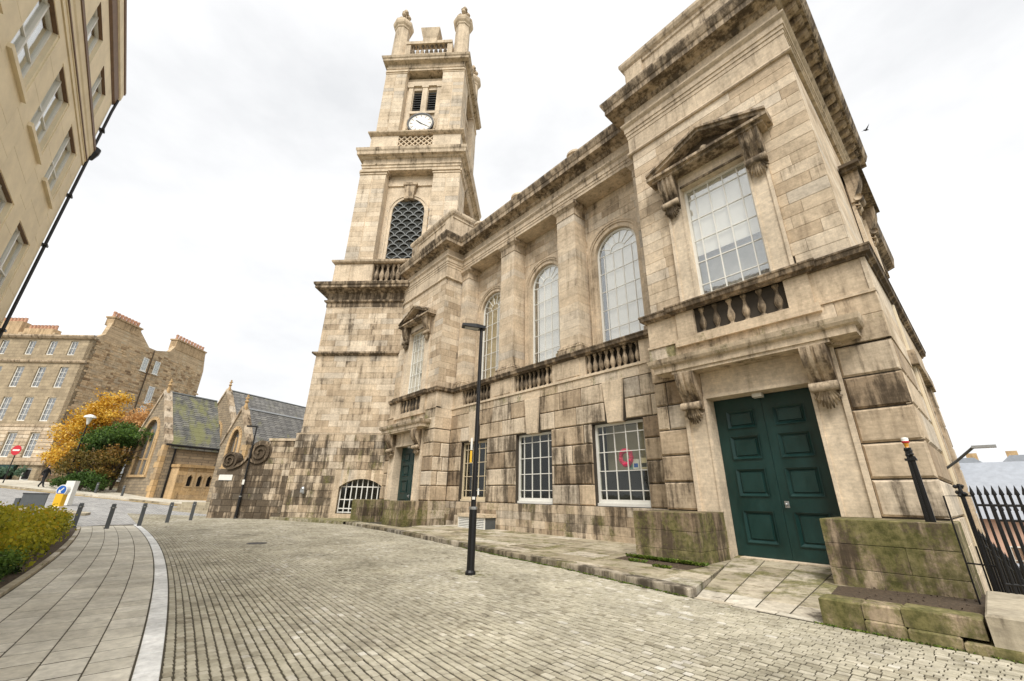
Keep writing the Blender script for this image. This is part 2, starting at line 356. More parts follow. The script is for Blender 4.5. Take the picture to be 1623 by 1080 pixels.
STONES = {}      # root -> list of (part object, G with one stone, material)
def put(root, owner, g, mat): STONES.setdefault(root.name, []).append((owner, g, mat))
def subtract(rects, holes):
    for h in holes:
        res = []
        for r in rects:
            a0, a1, c0, c1 = r; x0, x1, y0, y1 = h
            if x0 >= a1 or x1 <= a0 or y0 >= c1 or y1 <= c0: res.append(r); continue
            if a0 < x0: res.append((a0, x0, c0, c1))
            if x1 < a1: res.append((x1, a1, c0, c1))
            m0, m1 = max(a0, x0), min(a1, x1)
            if c0 < y0: res.append((m0, m1, c0, y0))
            if y1 < c1: res.append((m0, m1, y1, c1))
        rects = res
    return rects
def ashlar(root, owner, F, a0, a1, c0, c1, hs, lmin, lmax, b=0.03, holes=(), moss=0.1, soot=0.2, dep=0.1, ch=0.008, gap=0.006, mat=None, jag=0.0, rows=None):
    if rows is None:
        n = max(1, round((c1 - c0) / hs)); rows = [c0 + (c1 - c0) * i / n for i in range(n + 1)]
    for i in range(len(rows) - 1):
        a = a0 - U(0, lmax * 0.7)
        while a < a1:
            l = U(lmin, lmax); e = a + l
            if a1 - e < lmin * 0.45: e = a1
            x0, x1 = max(a, a0), min(e, a1)
            if x1 - x0 > 0.05:
                for r in subtract([(x0, x1, rows[i], rows[i + 1])], holes):
                    if r[1] - r[0] > 0.05 and r[3] - r[2] > 0.04:
                        g = G(); g.slab(F, r[0] + gap / 2, r[1] - gap / 2, r[2] + gap / 2, r[3] - gap / 2, b + U(-jag, jag), dep, ch, rnd(moss, soot, 0.0 if gap > 0.02 else 0.16, 1.0 if gap > 0.02 else 0.97)); put(root, owner, g, mat or M_ST)
            a = e
def wallcore(g, F, a0, a1, c0, c1, th, holes=()):
    for r in subtract([(a0, a1, c0, c1)], holes): g.box(F, r[0], r[1], -th, 0, r[2], r[3])
def pxsize(g):
    xs, ys = [], []
    for v in g.v:
        d = Vector(v) - CAM; z = d.dot(fw)
        if z < 0.3: return 0
        x = 811.5 + FOC * d.dot(rt) / z; y = 540 - FOC * d.dot(up) / z
        xs.append(min(max(x, 0), 1623)); ys.append(min(max(y, 0), 1080))
    return (max(xs) - min(xs)) * (max(ys) - min(ys))
def finish_stones(root, limit=295, name='stone'):
    lst = STONES.pop(root.name, []); lst.sort(key=lambda t: -pxsize(t[1])); rest = {}
    for i, (owner, g, mat) in enumerate(lst):
        if i < limit: mk(name, g, mat, owner)
        else:
            r = rest.setdefault((owner.name, mat.name), (owner, G(), mat)); r[1].add(g.v, g.f); r[1].at[-len(g.v):] = g.at
    for owner, g, mat in rest.values(): mk(name + 'work', g, mat, owner, kind='stuff')
def arc(cx, cz, r, t0, t1, n): return [(cx + r * cos(t0 + (t1 - t0) * i / n), cz + r * sin(t0 + (t1 - t0) * i / n)) for i in range(n + 1)]
def CF(D, r, z=0.0): v = FWH * D + RTH * r; return Vector((v.x, v.y, z))
def terr(x, y):
    r = x * RTH.x + y * RTH.y; D = x * FWH.x + y * FWH.y
    t = -r - 19.0; z = 0.0
    if t > 0: z = 0.08 * (t * t / (t + 1.2)) if t < 28 else 2.2
    if y > 12.9 and x > -2.0: z = -7.0 * min(1, (y - 12.9) / 2.0)
    return z

# ================================================================== SETTING
def lin(a, b, n): return [a + (b - a) * i / n for i in range(n + 1)]
xs = [-900, -500, -300, -200, -150] + lin(-120, -62, 16) + lin(-60, -14, 46) + lin(-13, -3, 4) + [-2.0, -1.99] + lin(-1.5, 6, 6) + [10, 20, 40, 80, 150, 300, 600]
ys = [-900, -500, -300, -150, -100] + lin(-70, 12, 72) + [12.9] + lin(13.3, 15, 5) + lin(17, 60, 12) + [80, 120, 200, 400, 900]
g = G(); nx = len(xs)
g.add([(x, y, terr(x, y) - (0.05 if x > -2.1 else 0.3)) for y in ys for x in xs], [(j * nx + i, j * nx + i + 1, (j + 1) * nx + i + 1, (j + 1) * nx + i) for j in range(len(ys) - 1) for i in range(nx - 1)])
mk('ground', g, M_GROUND, kind='structure')

def kerb_y(x): return 1.24 - (0.0034 if x > -18.5 else 0.0026) * (x + 18.5) ** 2       # outer line of the pale kerb
def church_kerb(x):                                                                      # front line of the church pavement
    P = [(-24.6, 9.62), (-19.0, 9.42), (-14.3, 8.98), (-10.1, 8.5), (-7.3, 8.28), (-4.05, 7.78), (3, 7.6)]
    if x <= P[0][0]: return P[0][1] + (P[0][0] - x) * -0.35
    for (x0, y0), (x1, y1) in zip(P, P[1:]):
        if x <= x1: return y0 + (y1 - y0) * (x - x0) / (x1 - x0)
    return 7.6

# cobbled street rising to the left, reached across the bollard line
g = G(); rr = lin(-75, -14.5, 50); DD = lin(18.0, 35.2, 16)
def cf_v(D, r, dz): p = CF(D, r); return (p.x, p.y, terr(p.x, p.y) + dz)
g.add([cf_v(D - max(0, (-r - 45)) * 0.0, r, -0.006) for D in DD for r in rr], [(j * 51 + i, j * 51 + i + 1, (j + 1) * 51 + i + 1, (j + 1) * 51 + i) for j in range(16) for i in range(50)])
mk('street', g, M_ROAD, kind='structure')
# far pavement with kerb, in front of the tenement and the hall
pav = mk('far_pavement', (lambda g: g.add([cf_v(D, r, 0.12) for D in (35.2, 43.2) for r in rr], [(i, i + 1, i + 52, i + 51) for i in range(50)]))(G()), M_SLAB, kind='structure')
g = G()
for i in range(50):
    a, b = rr[i], rr[i + 1]
    vs = [cf_v(D, r, z) for D in (35.0, 35.25) for r in (a, b - 0.02) for z in (0.0, 0.135)]
    g.add(vs, [(0, 1, 3, 2), (4, 6, 7, 5), (1, 5, 7, 3), (0, 2, 6, 4)], rnd(0.1, 0.2))
mk('kerb', g, M_FLAG, pav, kind='stuff')
g = G()
for D0 in (34.55, 34.75):
    g.add([cf_v(D, r, 0.006) for D in (D0, D0 + 0.09) for r in rr], [(i, i + 1, i + 52, i + 51) for i in range(50)])
mk('road_marking', g, M_YEL, pav, kind='stuff')

# plaza: bedding sheet and block pavers
g = G(); px = lin(-36, 2.5, 77)
NJ = 16
g.add([(x, y, max(0, terr(x, y)) + (0.005 if x > -24 else -0.04)) for x in px for y in lin(kerb_y(x) - 0.02, church_kerb(x) + 0.1, NJ)], [((NJ + 1) * i + j, (NJ + 1) * (i + 1) + j, (NJ + 1) * (i + 1) + j + 1, (NJ + 1) * i + j + 1) for i in range(77) for j in range(NJ)])
plaza = mk('plaza_paving', g, M_JOINT, kind='structure')
pavers = []; pitch = 0.0845
def pave_y(j, x):   # courses follow the kerb, then straighten
    base = kerb_y(x) + 0.012 + j * pitch; k = max(0.0, 1 - j / 60.0)
    ref = kerb_y(-12.0) + 0.012 + j * pitch + (x + 12) * -0.004
    return base * k + ref * (1 - k)
random.seed(5)
for j in range(0, 100):
    x = 2.2 - U(0, 0.15)
    while x > -35.5:
        l = random.choice((0.095, 0.105, 0.12, 0.14)) if x > -18 else 0.22
        x0, x1 = x - l + 0.006, x - 0.006; xm = (x0 + x1) / 2
        y0, y1 = pave_y(j, xm) + 0.0065, pave_y(j, xm) + pitch - 0.0065
        rv = xm * RTH.x + y0 * RTH.y
        if y1 < church_kerb(xm) - 0.01:
            if (xm * FWH.x + y0 * FWH.y) > 1.6: pavers.append((x0, x1, y0, y1, xm))
        x -= l
print('pavers', len(pavers))
def paver_geo(p, fine):
    x0, x1, y0, y1, xm = p; g = G(); t = terr(xm, y0); h = t + 0.014 + U(-0.004, 0.004); lo = t - 0.02; sk = U(-0.003, 0.003)
    pt = 0.5 + 0.16 * sin(xm * 0.9 + y0 * 1.7) * cos(xm * 0.37 - y0 * 0.8 + 1.0); ml = max(0, 0.7 - 0.8 * math.hypot((xm + 8.05) * 0.7, y0 - 6.02))
    at = (min(1, max(0, random.gauss(pt, 0.20))), 0.05 + ml + U(0, 0.26) + (0.25 if y1 > church_kerb(xm) - 0.45 else 0), U(0, 0.36)); c = 0.005
    if fine:
        r1 = [(x0 + c, y0 + c + sk, h), (x1 - c, y0 + c - sk, h), (x1 - c, y1 - c - sk, h), (x0 + c, y1 - c + sk, h)]
        r2 = [(x0, y0, h - c), (x1, y0, h - c), (x1, y1, h - c), (x0, y1, h - c)]
        r3 = [(x0, y0, lo), (x1, y0, lo), (x1, y1, lo), (x0, y1, lo)]
        fs = [(0, 1, 2, 3)] + [f for i in range(4) for f in ((i, i + 4, (i + 1) % 4 + 4, (i + 1) % 4), (i + 4, i + 8, (i + 1) % 4 + 8, (i + 1) % 4 + 4))]
        return g.add(r1 + r2 + r3, fs, at)
    r1 = [(x0, y0, h), (x1, y0, h), (x1, y1, h), (x0, y1, h)]; r3 = [(x0, y0, lo), (x1, y0, lo), (x1, y1, lo), (x0, y1, lo)]
    return g.add(r1 + r3, [(0, 1, 2, 3)] + [(i, i + 4, (i + 1) % 4 + 4, (i + 1) % 4) for i in range(4)], at)
def vis(p):
    v = Vector((p[4], p[2], 0)) - CAM; z = v.dot(fw); return 0 < 811.5 + FOC * v.dot(rt) / z < 1623 and 540 - FOC * v.dot(up) / z < 1085
pavers.sort(key=lambda p: (p[4] ** 2 + p[2] ** 2) + (0 if vis(p) else 1e6))
rest = G()
for i, p in enumerate(pavers):
    q = paver_geo(p, p[4] > -15)
    if i < 290: mk('paver', q, M_PAV, plaza)
    else: rest.add(q.v, q.f); rest.at[-len(q.v):] = q.at
mk('paver_field', rest, M_PAV, plaza, kind='stuff')

# footpath of slabs in five curved strips beside the pale kerb
g = G(); px = lin(-29, 1.0, 60)
g.add([(x, y, 0.006) for x in px for y in (kerb_y(x) - 2.35, kerb_y(x) - 0.01)], [(2 * i, 2 * i + 2, 2 * i + 3, 2 * i + 1) for i in range(60)])
path = mk('footpath', g, M_JOINT, kind='structure')
def curved(o0, o1, x0, x1, z0, z1, at, gap=0.006, n=2):
    """piece between two offsets from the kerb line, with chamfered top edge"""
    x0 += gap * 2.6; x1 -= gap * 2.6; o0 += gap; o1 -= gap; c = 0.006; vs = []; xx = lin(x0, x1, n)
    for ring, (ins, z) in enumerate(((c, z1), (0, z1 - c), (0, z0))):
        for i, x in enumerate(xx):
            xo = x + (ins if i == 0 else -ins if i == n else 0)
            vs += [(xo, kerb_y(x) - o1 + ins, z), (xo, kerb_y(x) - o0 - ins, z)]
    k = 2 * (n + 1); fs = [(2 * i, 2 * i + 2, 2 * i + 3, 2 * i + 1) for i in range(n)]
    for r in range(2):
        A, B = r * k, (r + 1) * k
        for i in range(n): fs += [(A + 2 * i, A + 2 * i + 2, B + 2 * i + 2, B + 2 * i), (A + 2 * i + 1, A + 2 * i + 3, B + 2 * i + 3, B + 2 * i + 1)]
        fs += [(A, A + 1, B + 1, B), (A + 2 * n, A + 2 * n + 1, B + 2 * n + 1, B + 2 * n)]
    g = G(); return g.add(vs, fs, at)
x = 0.5
while x > -28.5:
    mk('kerb_stone', curved(0.0, 0.205, x - 0.62, x, -0.03, 0.018, (U(0, 1), 0.0, U(0, 0.05)), 0.003), M_KERB, path); x -= 0.62
for k in range(5):
    x = 0.3 - U(0, 0.5)
    while x > -28.0:
        l = random.choice((0.36, 0.42, 0.42, 0.5)); o0 = 0.215 + k * 0.365
        mk('paving_slab', curved(o0, o0 + 0.365, x - l, x, -0.03, 0.012 + U(-0.002, 0.002), (U(0, 1), 0.02 + (0.32 if k == 4 else 0.05) + U(0, 0.1), U(0, 0.08)), 0.006), M_SLAB, path); x -= l
x = -4.0
while x > -27.0:
    mk('edging_stone', curved(2.05, 2.17, x - 0.9, x, -0.03, 0.07, (U(0, 1), 0.12, 0.15), 0.004), M_FLAG, path); x -= 0.9
g = G(); px = lin(-27, -2.0, 40)
g.add([(x, y, 0.03 + (0.10 if q == 1 else 0) + U(-0.02, 0.02)) for x in px for q, y in ((0, kerb_y(x) - 2.17), (1, kerb_y(x) - 3.2), (2, -3.98))], [f for i in range(40) for f in ((3 * i, 3 * i + 3, 3 * i + 4, 3 * i + 1), (3 * i + 1, 3 * i + 4, 3 * i + 5, 3 * i + 2))])
mk('flower_bed', g, M_SOIL, kind='structure')

# raised pavement along the church with its own kerb
g = G(); px = lin(-24.4, -4.2, 40)
g.add([(x, y, 0.10) for x in px for y in (church_kerb(x) + 0.1, 13.4 if x < -5.3 else min(13.4, 7.95 + (-4.06 - x) / 1.18 * 5))], [(2 * i, 2 * i + 2, 2 * i + 3, 2 * i + 1) for i in range(40)])
cpav = mk('church_pavement', g, M_JOINT, kind='structure')
def quadslab(pts, z0, z1, at, c=0.012):
    cx = sum(p[0] for p in pts) / 4; cy = sum(p[1] for p in pts) / 4; zs = [z1(p) if callable(z1) else z1 for p in pts]
    r1 = []
    for p, z in zip(pts, zs):
        d = math.hypot(p[0] - cx, p[1] - cy); k = 1 - c * 1.4 / d; r1.append((cx + (p[0] - cx) * k, cy + (p[1] - cy) * k, z))
    r2 = [(p[0], p[1], z - c) for p, z in zip(pts, zs)]; r3 = [(p[0], p[1], z0) for p in pts]
    fs = [(0, 1, 2, 3)] + [f for i in range(4) for f in ((i, i + 4, (i + 1) % 4 + 4, (i + 1) % 4), (i + 4, i + 8, (i + 1) % 4 + 8, (i + 1) % 4 + 4))]
    g = G(); return g.add(r1 + r2 + r3, fs, at)
x = -4.05
while x > -24.4:
    l = U(1.2, 1.9); x0 = max(x - l, -24.6); e = 0.008
    pts = [(x0 + e, church_kerb(x0)), (x - e, church_kerb(x)), (x - e, church_kerb(x) + 0.3), (x0 + e, church_kerb(x0) + 0.3)]
    mk('kerb_stone', quadslab(pts, -0.03, 0.14 + U(-0.006, 0.006), rnd(0.62, 0.72), 0.02), M_FLAG, cpav); x -= l
for j, (y0, y1) in enumerate(zip(lin(8.1, 13.32, 7), lin(8.1, 13.32, 7)[1:])):
    le = lambda y: -4.06 - 1.18 * max(0.0, y - 7.95) / 5
    x = le((y0 + y1) / 2); first = True
    while x > -24.2:
        l = U(0.7, 1.35); x0 = max(x - l, -24.3); e = 0.007; ks = [max(y0, church_kerb(q) + 0.31) for q in (x0, x)]
        blocked = (x > -7.2 and y1 > 10.75) or (x0 < -20.2 and y1 > 10.5)
        if max(ks) < y1 - 0.12 and not blocked:
            sl = lambda p: 0.125 + 0.012 * (p[1] - 9) + 0.0
            pts = [(x0 + e, ks[0] + e), (x - e, ks[1] + e), (x - e, y1 - e), (x0 + e, y1 - e)]
            if first: pts[1] = (le(ks[1]) - e, ks[1] + e); pts[2] = (le(y1) - e, y1 - e); first = False
            mk('flagstone', quadslab(pts, -0.03, sl, rnd(0.66, 0.34, 0.1, 0.9)), M_FLAG, cpav)
        x -= l
# raised mossy strip below the tower
g = G(); g.cur = (0.3, 0.95, 0.3)
g.add([(-24.75, 9.5, 0.14), (-30.85, 7.45, 0.14), (-30.7, 8.0, 0.2), (-26.5, 12.3, 0.2), (-25.0, 12.3, 0.16), (-24.75, 10.6, 0.14)], [(0, 1, 2, 3, 4, 5)]); tst = mk('tower_strip', g, M_FLAG, kind='structure')
for i in range(4):
    p0 = Vector((-24.8, 9.3)).lerp(Vector((-30.9, 7.25)), i / 4); p1 = Vector((-24.8, 9.3)).lerp(Vector((-30.9, 7.25)), (i + 1) / 4); nn = Vector((0.32, 0.95)) * 0.26; e_ = (p1 - p0).normalized() * 0.012
    mk('kerb_stone', quadslab([tuple(p1 - e_), tuple(p0 + e_), tuple(p0 + e_ + nn), tuple(p1 - e_ + nn)], -0.05, 0.17, rnd(0.75, 0.6), 0.02), M_FLAG, tst)
# entrance flags between the kerb end and the low wall, rising to the door
ent = mk('entrance_paving', (lambda g: g.add([(-4.03, 7.96, 0.003), (-2.12, 7.96, 0.003), (-2.12, 12.9, 0.235), (-5.17, 12.9, 0.235)], [(0, 1, 2, 3)]))(G()), M_JOINT, kind='structure')
rows = [7.95, 8.55, 9.5, 10.5, 11.5, 12.35, 12.95]; zf = lambda p: 0.01 + max(0, p[1] - 7.95) * 0.047
for j in range(6):
    t0, t1 = (rows[j] - 7.95) / 5, (rows[j + 1] - 7.95) / 5; le0, le1 = -4.02 - 1.18 * t0, -4.02 - 1.18 * t1
    for i in range(4):
        f = lambda le, i: le + (-2.1 - le) * i / 4.0; e = 0.008
        pts = [(f(le0, i) + e, rows[j] + e), (f(le0, i + 1) - e, rows[j] + e), (f(le1, i + 1) - e, rows[j + 1] - e), (f(le1, i) + e, rows[j + 1] - e)]
        at = (U(0.75, 1.0) if j == 0 else U(0.2, 0.75), 0.08 if j == 0 else U(0.6, 0.9), U(0.2, 0.5))
        mk('flagstone', quadslab(pts, -0.06, zf, at), M_FLAG, ent)
for i in range(3):
    x0 = -4.0 + i * 0.64; e = 0.01
    mk('threshold_kerb', quadslab([(x0 + e, church_kerb(x0) + 0.03), (x0 + 0.64 - e, church_kerb(x0 + 0.64) + 0.03), (x0 + 0.64 - e, 7.94), (x0 + e, 7.94)], -0.05, 0.016, rnd(0.25, 0.2)), M_FLAG, ent)
mk('verge', (lambda g: g.add([(-7.1, 9.95, 0.14), (-5.05, 9.75, 0.135), (-5.0, 10.7, 0.16), (-7.1, 10.7, 0.17)], [(0, 1, 2, 3)]))(G()), M_SOIL, kind='structure')
mk('verge', (lambda g: g.add([(-2.15, 8.1, 0.20), (1.5, 8.1, 0.20), (1.5, 12.3, 0.2), (-2.5, 10.7, 0.12)], [(0, 1, 2, 3)]))(G()), M_SOIL, kind='structure')

# ================================================================== CHURCH
random.seed(21)
CH = thing('church', (-13.5, 14.0, 0.0), 'large soot-stained sandstone church with tall clock tower and dark green doors', 'church')
YW, YC, YP, YG = 12.25, 13.35, 13.5, 14.4
FW, FC, FP, FG = (Fr((0, y), (1, 0)) for y in (YW, YC, YP, YG))
WIN_X = (-18.05, -13.55, -9.05)

def sash(parent, F, a0, a1, c0, c1, b, cols, rows, frame=0.10, bar=0.032, mat=M_WHITE, glass=M_GLASS, sill=True, arch=False, panes=True, name='window'):
    """glazed window: frame with glazing bars, each pane an object of its own. cols/rows are relative widths."""
    g = G(); r = (a1 - a0) / 2; ac = (a0 + a1) / 2; top = c1
    d0, d1 = b - 0.06, b + 0.03
    g.box(F, a0, a0 + frame, d0, d1, c0, c1); g.box(F, a1 - frame, a1, d0, d1, c0, c1)
    g.box(F, a0 + frame, a1 - frame, d0, d1, c0, c0 + frame * 1.3)
    if not arch: g.box(F, a0 + frame, a1 - frame, d0, d1, c1 - frame, c1)
    x0, x1, y0, y1 = a0 + frame, a1 - frame, c0 + frame * 1.3, c1 - (0 if arch else frame)
    tw = sum(cols); th = sum(rows); X = [x0]; Y = [y0]
    for q in cols: X.append(X[-1] + (x1 - x0) * q / tw)
    for q in rows: Y.append(Y[-1] + (y1 - y0) * q / th)
    for q in X[1:-1]: g.box(F, q - bar / 2, q + bar / 2, b - 0.03, b + 0.018, y0, y1)
    for q in (Y[1:] if arch else Y[1:-1]): g.box(F, x0, x1, b - 0.026, b + 0.014, q - bar / 2, q + bar / 2)
    if arch:
        ri, ro = r - frame, r
        po = arc(ac, c1, ro, 0, pi, 20); pi_ = arc(ac, c1, ri, 0, pi, 20)
        for i in range(20): g.prism(F, [po[i], po[i + 1], pi_[i + 1], pi_[i]], d0, d1)
        h1 = ri * 0.38; q1 = arc(ac, c1, h1 + bar / 2, 0, pi, 12); q2 = arc(ac, c1, h1 - bar / 2, 0, pi, 12)
        for i in range(12): g.prism(F, [q1[i], q1[i + 1], q2[i + 1], q2[i]], b - 0.026, b + 0.014)
        for k in range(1, 7):
            t = pi * k / 7; ca, sa = cos(t), sin(t); e = bar / 2
            g.prism(F, [(ac + ca * h1 - sa * e, c1 + sa * h1 + ca * e), (ac + ca * h1 + sa * e, c1 + sa * h1 - ca * e), (ac + ca * ri + sa * e, c1 + sa * ri - ca * e), (ac + ca * ri - sa * e, c1 + sa * ri + ca * e)], b - 0.028, b + 0.016)
    wdw = mk(name, g, mat, parent)
    def pane(poly):
        tilt = U(-0.006, 0.006); g2 = G(); cx = sum(p[0] for p in poly) / len(poly)
        n = len(poly); vs = [F(p[0], b - 0.012 + (p[0] - cx) * tilt, p[1]) for p in poly] + [F(p[0], b - 0.006 + (p[0] - cx) * tilt, p[1]) for p in poly]
        g2.add(vs, [tuple(range(n)), tuple(range(n, 2 * n))] + [(i, (i + 1) % n, (i + 1) % n + n, i + n) for i in range(n)]); return g2
    if panes is True:
        for i in range(len(cols)):
            for j in range(len(rows)): mk('pane', pane([(X[i], Y[j]), (X[i + 1], Y[j]), (X[i + 1], Y[j + 1]), (X[i], Y[j + 1])]), glass, wdw)
        if arch:
            for k in range(7):
                t0, t1 = pi * k / 7, pi * (k + 1) / 7
                mk('pane', pane(arc(ac, c1, h1, t0, t1, 3) + arc(ac, c1, ri, t1, t0, 3)), glass, wdw)
            mk('pane', pane(arc(ac, c1, h1, 0, pi, 10)), glass, wdw)
    else:
        mk('pane', pane([(x0, y0), (x1, y0), (x1, y1), (x0, y1)]), glass, wdw)
    if sill: mk('sill', G().box(F, a0 - 0.05, a1 + 0.05, b - 0.05, b + 0.10, c0 - 0.10, c0 - 0.002), mat, wdw)
    return wdw

def console(name, parent, F, a0, a1, ztop, zbot, proj, mat=M_ST, at=(0.45, 0.12, 0.7)):
    """fluted scroll bracket with an acanthus leaf below"""
    h = ztop - zbot; g = G(); zs = zbot + h * 0.34
    def prof(e):
        p = [(0, ztop), (proj + e, ztop)]
        for i in range(9):
            t = i / 8; p.append((proj * (1 - 0.62 * t + 0.10 * sin(t * pi * 1.5)) + e, ztop - 0.06 * h - (h * 0.56) * t))
        p += [(proj * 0.58 + e, zs + 0.06 * h), (proj * 0.62 + e, zs), (proj * 0.50 + e, zs - 0.06 * h), (0, zs - 0.07 * h)]
        return p
    n = 7; wd = (a1 - a0) / n
    for i in range(n): g.profile(F, prof(0.0 if i % 2 == 0 else -0.035), a0 + wd * i, a0 + wd * (i + 1), (0.35 + U(-.2, .2), at[1], at[2]))
    br = mk(name, g, mat, parent)
    g = G(); ac = (a0 + a1) / 2; w2 = (a1 - a0) / 2
    g.tube([F(a0 - 0.02, proj * 0.50, zs + 0.01), F(a1 + 0.02, proj * 0.50, zs + 0.01)], 0.07 * h + 0.01, 8, at)
    for k in range(-4, 5):
        t = k / 4.0; tip = F(ac + t * w2 * 0.98, proj * (0.16 + 0.10 * (1 - abs(t))), zbot + h * 0.20 * t * t)
        mid = F(ac + t * w2 * 0.85, proj * 0.42, zbot + h * 0.16)
        g.tube([F(ac + t * w2 * 0.5, proj * 0.42, zs - 0.05 * h), mid, tip], [w2 * 0.10, w2 * 0.14, w2 * 0.07], 6, (0.4, at[1], at[2] * U(0.7, 1.2)))
    mk('acanthus_leaf', g, mat, br, smooth=True); return br

BAL_PROF = [(0.085, 0), (0.085, 0.05), (0.045, 0.07), (0.055, 0.10), (0.095, 0.20), (0.105, 0.29), (0.085, 0.38), (0.05, 0.50), (0.04, 0.60), (0.06, 0.64), (0.06, 0.67), (0.085, 0.70), (0.085, 0.76)]
gb = G(); gb.lathe((0, 0, 0), BAL_PROF, 10, (0.35, 0.10, 0.78)); BAL = data('baluster', gb, M_ST, True)
def balusters(parent, F, a0, a1, n, b, z, sc=1.0):
    for i in range(n):
        p = F(a0 + (a1 - a0) * (i + 0.5) / n, b, z); share('baluster', BAL, parent, p, U(0, 1), (sc, sc, sc))

def wing(xc, hl, right):
    """end pavilion with door below and pedimented window above"""
    F = FW.off(xc); hu = hl - 0.13
    dx = -0.04; D0, D1, DT = dx - 1.28, dx + 1.28, 4.38          # door opening
    g = G(); g.cur = (0.3, 0.2, 0.4)
    wallcore(g, F, -hl, hl, 0.0, 7.3, 0.5, [(D0 - 0.04, D1 + 0.04, 0.0, DT + 0.04)])
    wallcore(g, F.off(0, -0.05), -hu, hu, 7.3, 17.2, 0.5, [(dx - 1.1, dx + 1.1, 7.6, 12.02)])
    # side walls and cap
    DP = 11.3 if right else 4.4
    g.box(F, hl - 0.45, hl - 0.02, -DP, -0.5, -7.0 if right else 0.0, 7.3); g.box(F, hu - 0.42, hu - 0.02, -DP, -0.55, 7.3, 17.2)
    g.box(F, -hl, -hl + 0.4, -4.4, -0.5, 0, 17.2); g.box(F, -hl, hl - 0.5, -4.6, -0.6, 16.6, 17.19)
    g.box(F, D0 - 0.3, D1 + 0.3, -1.2, -1.1, 0, 7.0)
    wl = mk('pavilion_wall', g, M_MORT, CH)
    # rusticated courses, soot raised partly to paint shade on the lower front
    rows = [1.31 + 0.766 * i for i in range(6)]
    kw = dict(b=0.05, dep=0.12, ch=0.045, gap=0.03, rows=rows)
    ashlar(CH, wl, F, -hl - 0.05, dx - 1.95, 1.31, 5.14, 0.76, 1.3, 1.6, moss=0.2, soot=0.56, **kw)
    ashlar(CH, wl, F, dx + 1.95, hl + 0.05, 1.31, 5.14, 0.76, 1.6, 1.9, moss=0.26, soot=0.46, **kw)
    ashlar(CH, wl, F, -hl - 0.05, hl + 0.05, 5.14, 6.32, 0.60, 1.6, 2.6, b=0.07, dep=0.14, ch=0.01, moss=0.58, soot=0.46, rows=[5.16, 5.80, 6.32])
    FS = Fr((xc + hl, YW), (0, 1))
    dep = 11.3 if right else 1.08
    ashlar(CH, wl, FS, 0.0 - 0.04, dep, 1.31, 5.14, 0.76, 1.4 if right else 0.9, 2.3 if right else 1.1, moss=0.22, soot=0.10 if right else 0.35, **kw)
    ashlar(CH, wl, FS, -0.06, dep, 5.16, 7.3, 0.6, 1.2, 1.8, b=0.06, moss=0.42, soot=0.12, rows=[5.16, 5.80, 6.32, 7.3])
    if not right: ashlar(CH, wl, FS, -0.1, dep, 0.0, 1.3, 0.43, 0.6, 1.1, b=0.09, moss=0.7, soot=0.4)
    if right: ashlar(CH, wl, FS, 0.0, dep, -7, 1.3, 0.55, 1.2, 1.8, b=0.05, moss=0.5, soot=0.1)
    # upper ashlar
    ashlar(CH, wl, F.off(0, -0.05), -hu, hu, 7.56, 14.92, 0.41, 0.7, 1.5, holes=[(dx - 1.62, dx + 1.62, 7.5, 12.55)], moss=0.02, soot=0.22)
    ashlar(CH, wl, Fr((xc + hu, YW + 0.05), (0, 1)), 0.0, (dep if right else 2.2), 7.56, 14.92, 0.41, 0.9, 1.5, moss=0.06, soot=0.08 if right else 0.28, b=0.02)
    # plinth below the wall
    ashlar(CH, wl, F, -hl - 0.08, D0, 0.0, 1.29, 0.43, 0.8, 1.4, b=0.09, moss=0.5, soot=0.4); ashlar(CH, wl, F, D1, hl + 0.08, 0.0, 1.29, 0.43, 0.8, 1.4, b=0.09, moss=0.5, soot=0.4)
    # great plinth blocks flanking the steps
    for a0, a1, sp in ((-hl - 0.16, dx - 1.30, 2), (dx + 1.22, hl + 0.14, 2)):
        pb = part('plinth_block', CH)
        for j in range(3):
            z0, z1 = (-0.1 if j == 0 else 0.43 * j), 0.43 * (j + 1) + (0.003 if j == 2 else 0)
            cut = a0 + (a1 - a0) * (0.62 if j % 2 else 1.0)
            for x0, x1 in ((a0, cut), (cut, a1)):
                if x1 - x0 < 0.1: continue
                q = G(); e = 0.003; pts = [(xc + x0 + e, 10.58), (xc + x1 - e, 10.58), (xc + x1 - e, YW - 0.10), (xc + x0 + e, YW - 0.10)]
                gq = quadslab(pts, z0 + 0.002, z1 - 0.004, (U(0.05, 0.4), U(0.74, 0.92), U(0.74, 0.9)), 0.014)
                put(CH, pb, gq, M_ST)
    # door case
    g = G(); g.cur = (0.72, 0.16, 0.12)
    for sgn in (-1, 1):
        x0, x1 = sorted((dx + sgn * 1.28, dx + sgn * 1.95))
        g.box(F, x0, x1, -0.45, 0.10, 1.295, 4.38); g.box(F, *sorted((dx + sgn * 1.86, dx + sgn * 1.97)), 0.10, 0.16, 1.295, 5.2)
        g.box(F, *sorted((dx + sgn * 1.28, dx + sgn * 1.36)), 0.10, 0.13, 1.295, 4.46)
        g.box(F, *sorted((dx + sgn * 1.28, dx + sgn * 1.42)), -0.45, 0.085, 0.0, 1.294)
    g.box(F, dx - 1.95, dx + 1.95, -0.45, 0.095, 4.38, 5.16); g.box(F, dx - 1.28, dx + 1.28, 0.095, 0.135, 4.38, 4.47)
    mk('door_case', g, M_ST, CH)
    for sgn in (-1, 1):
        x0, x1 = sorted((dx + sgn * 1.36, dx + sgn * 1.90)); console('console_bracket', CH, F.off(0, 0.09), x0, x1, 5.16, 3.66, 0.56)
    g = G(); g.cur = (0.62, 0.55, 0.45)
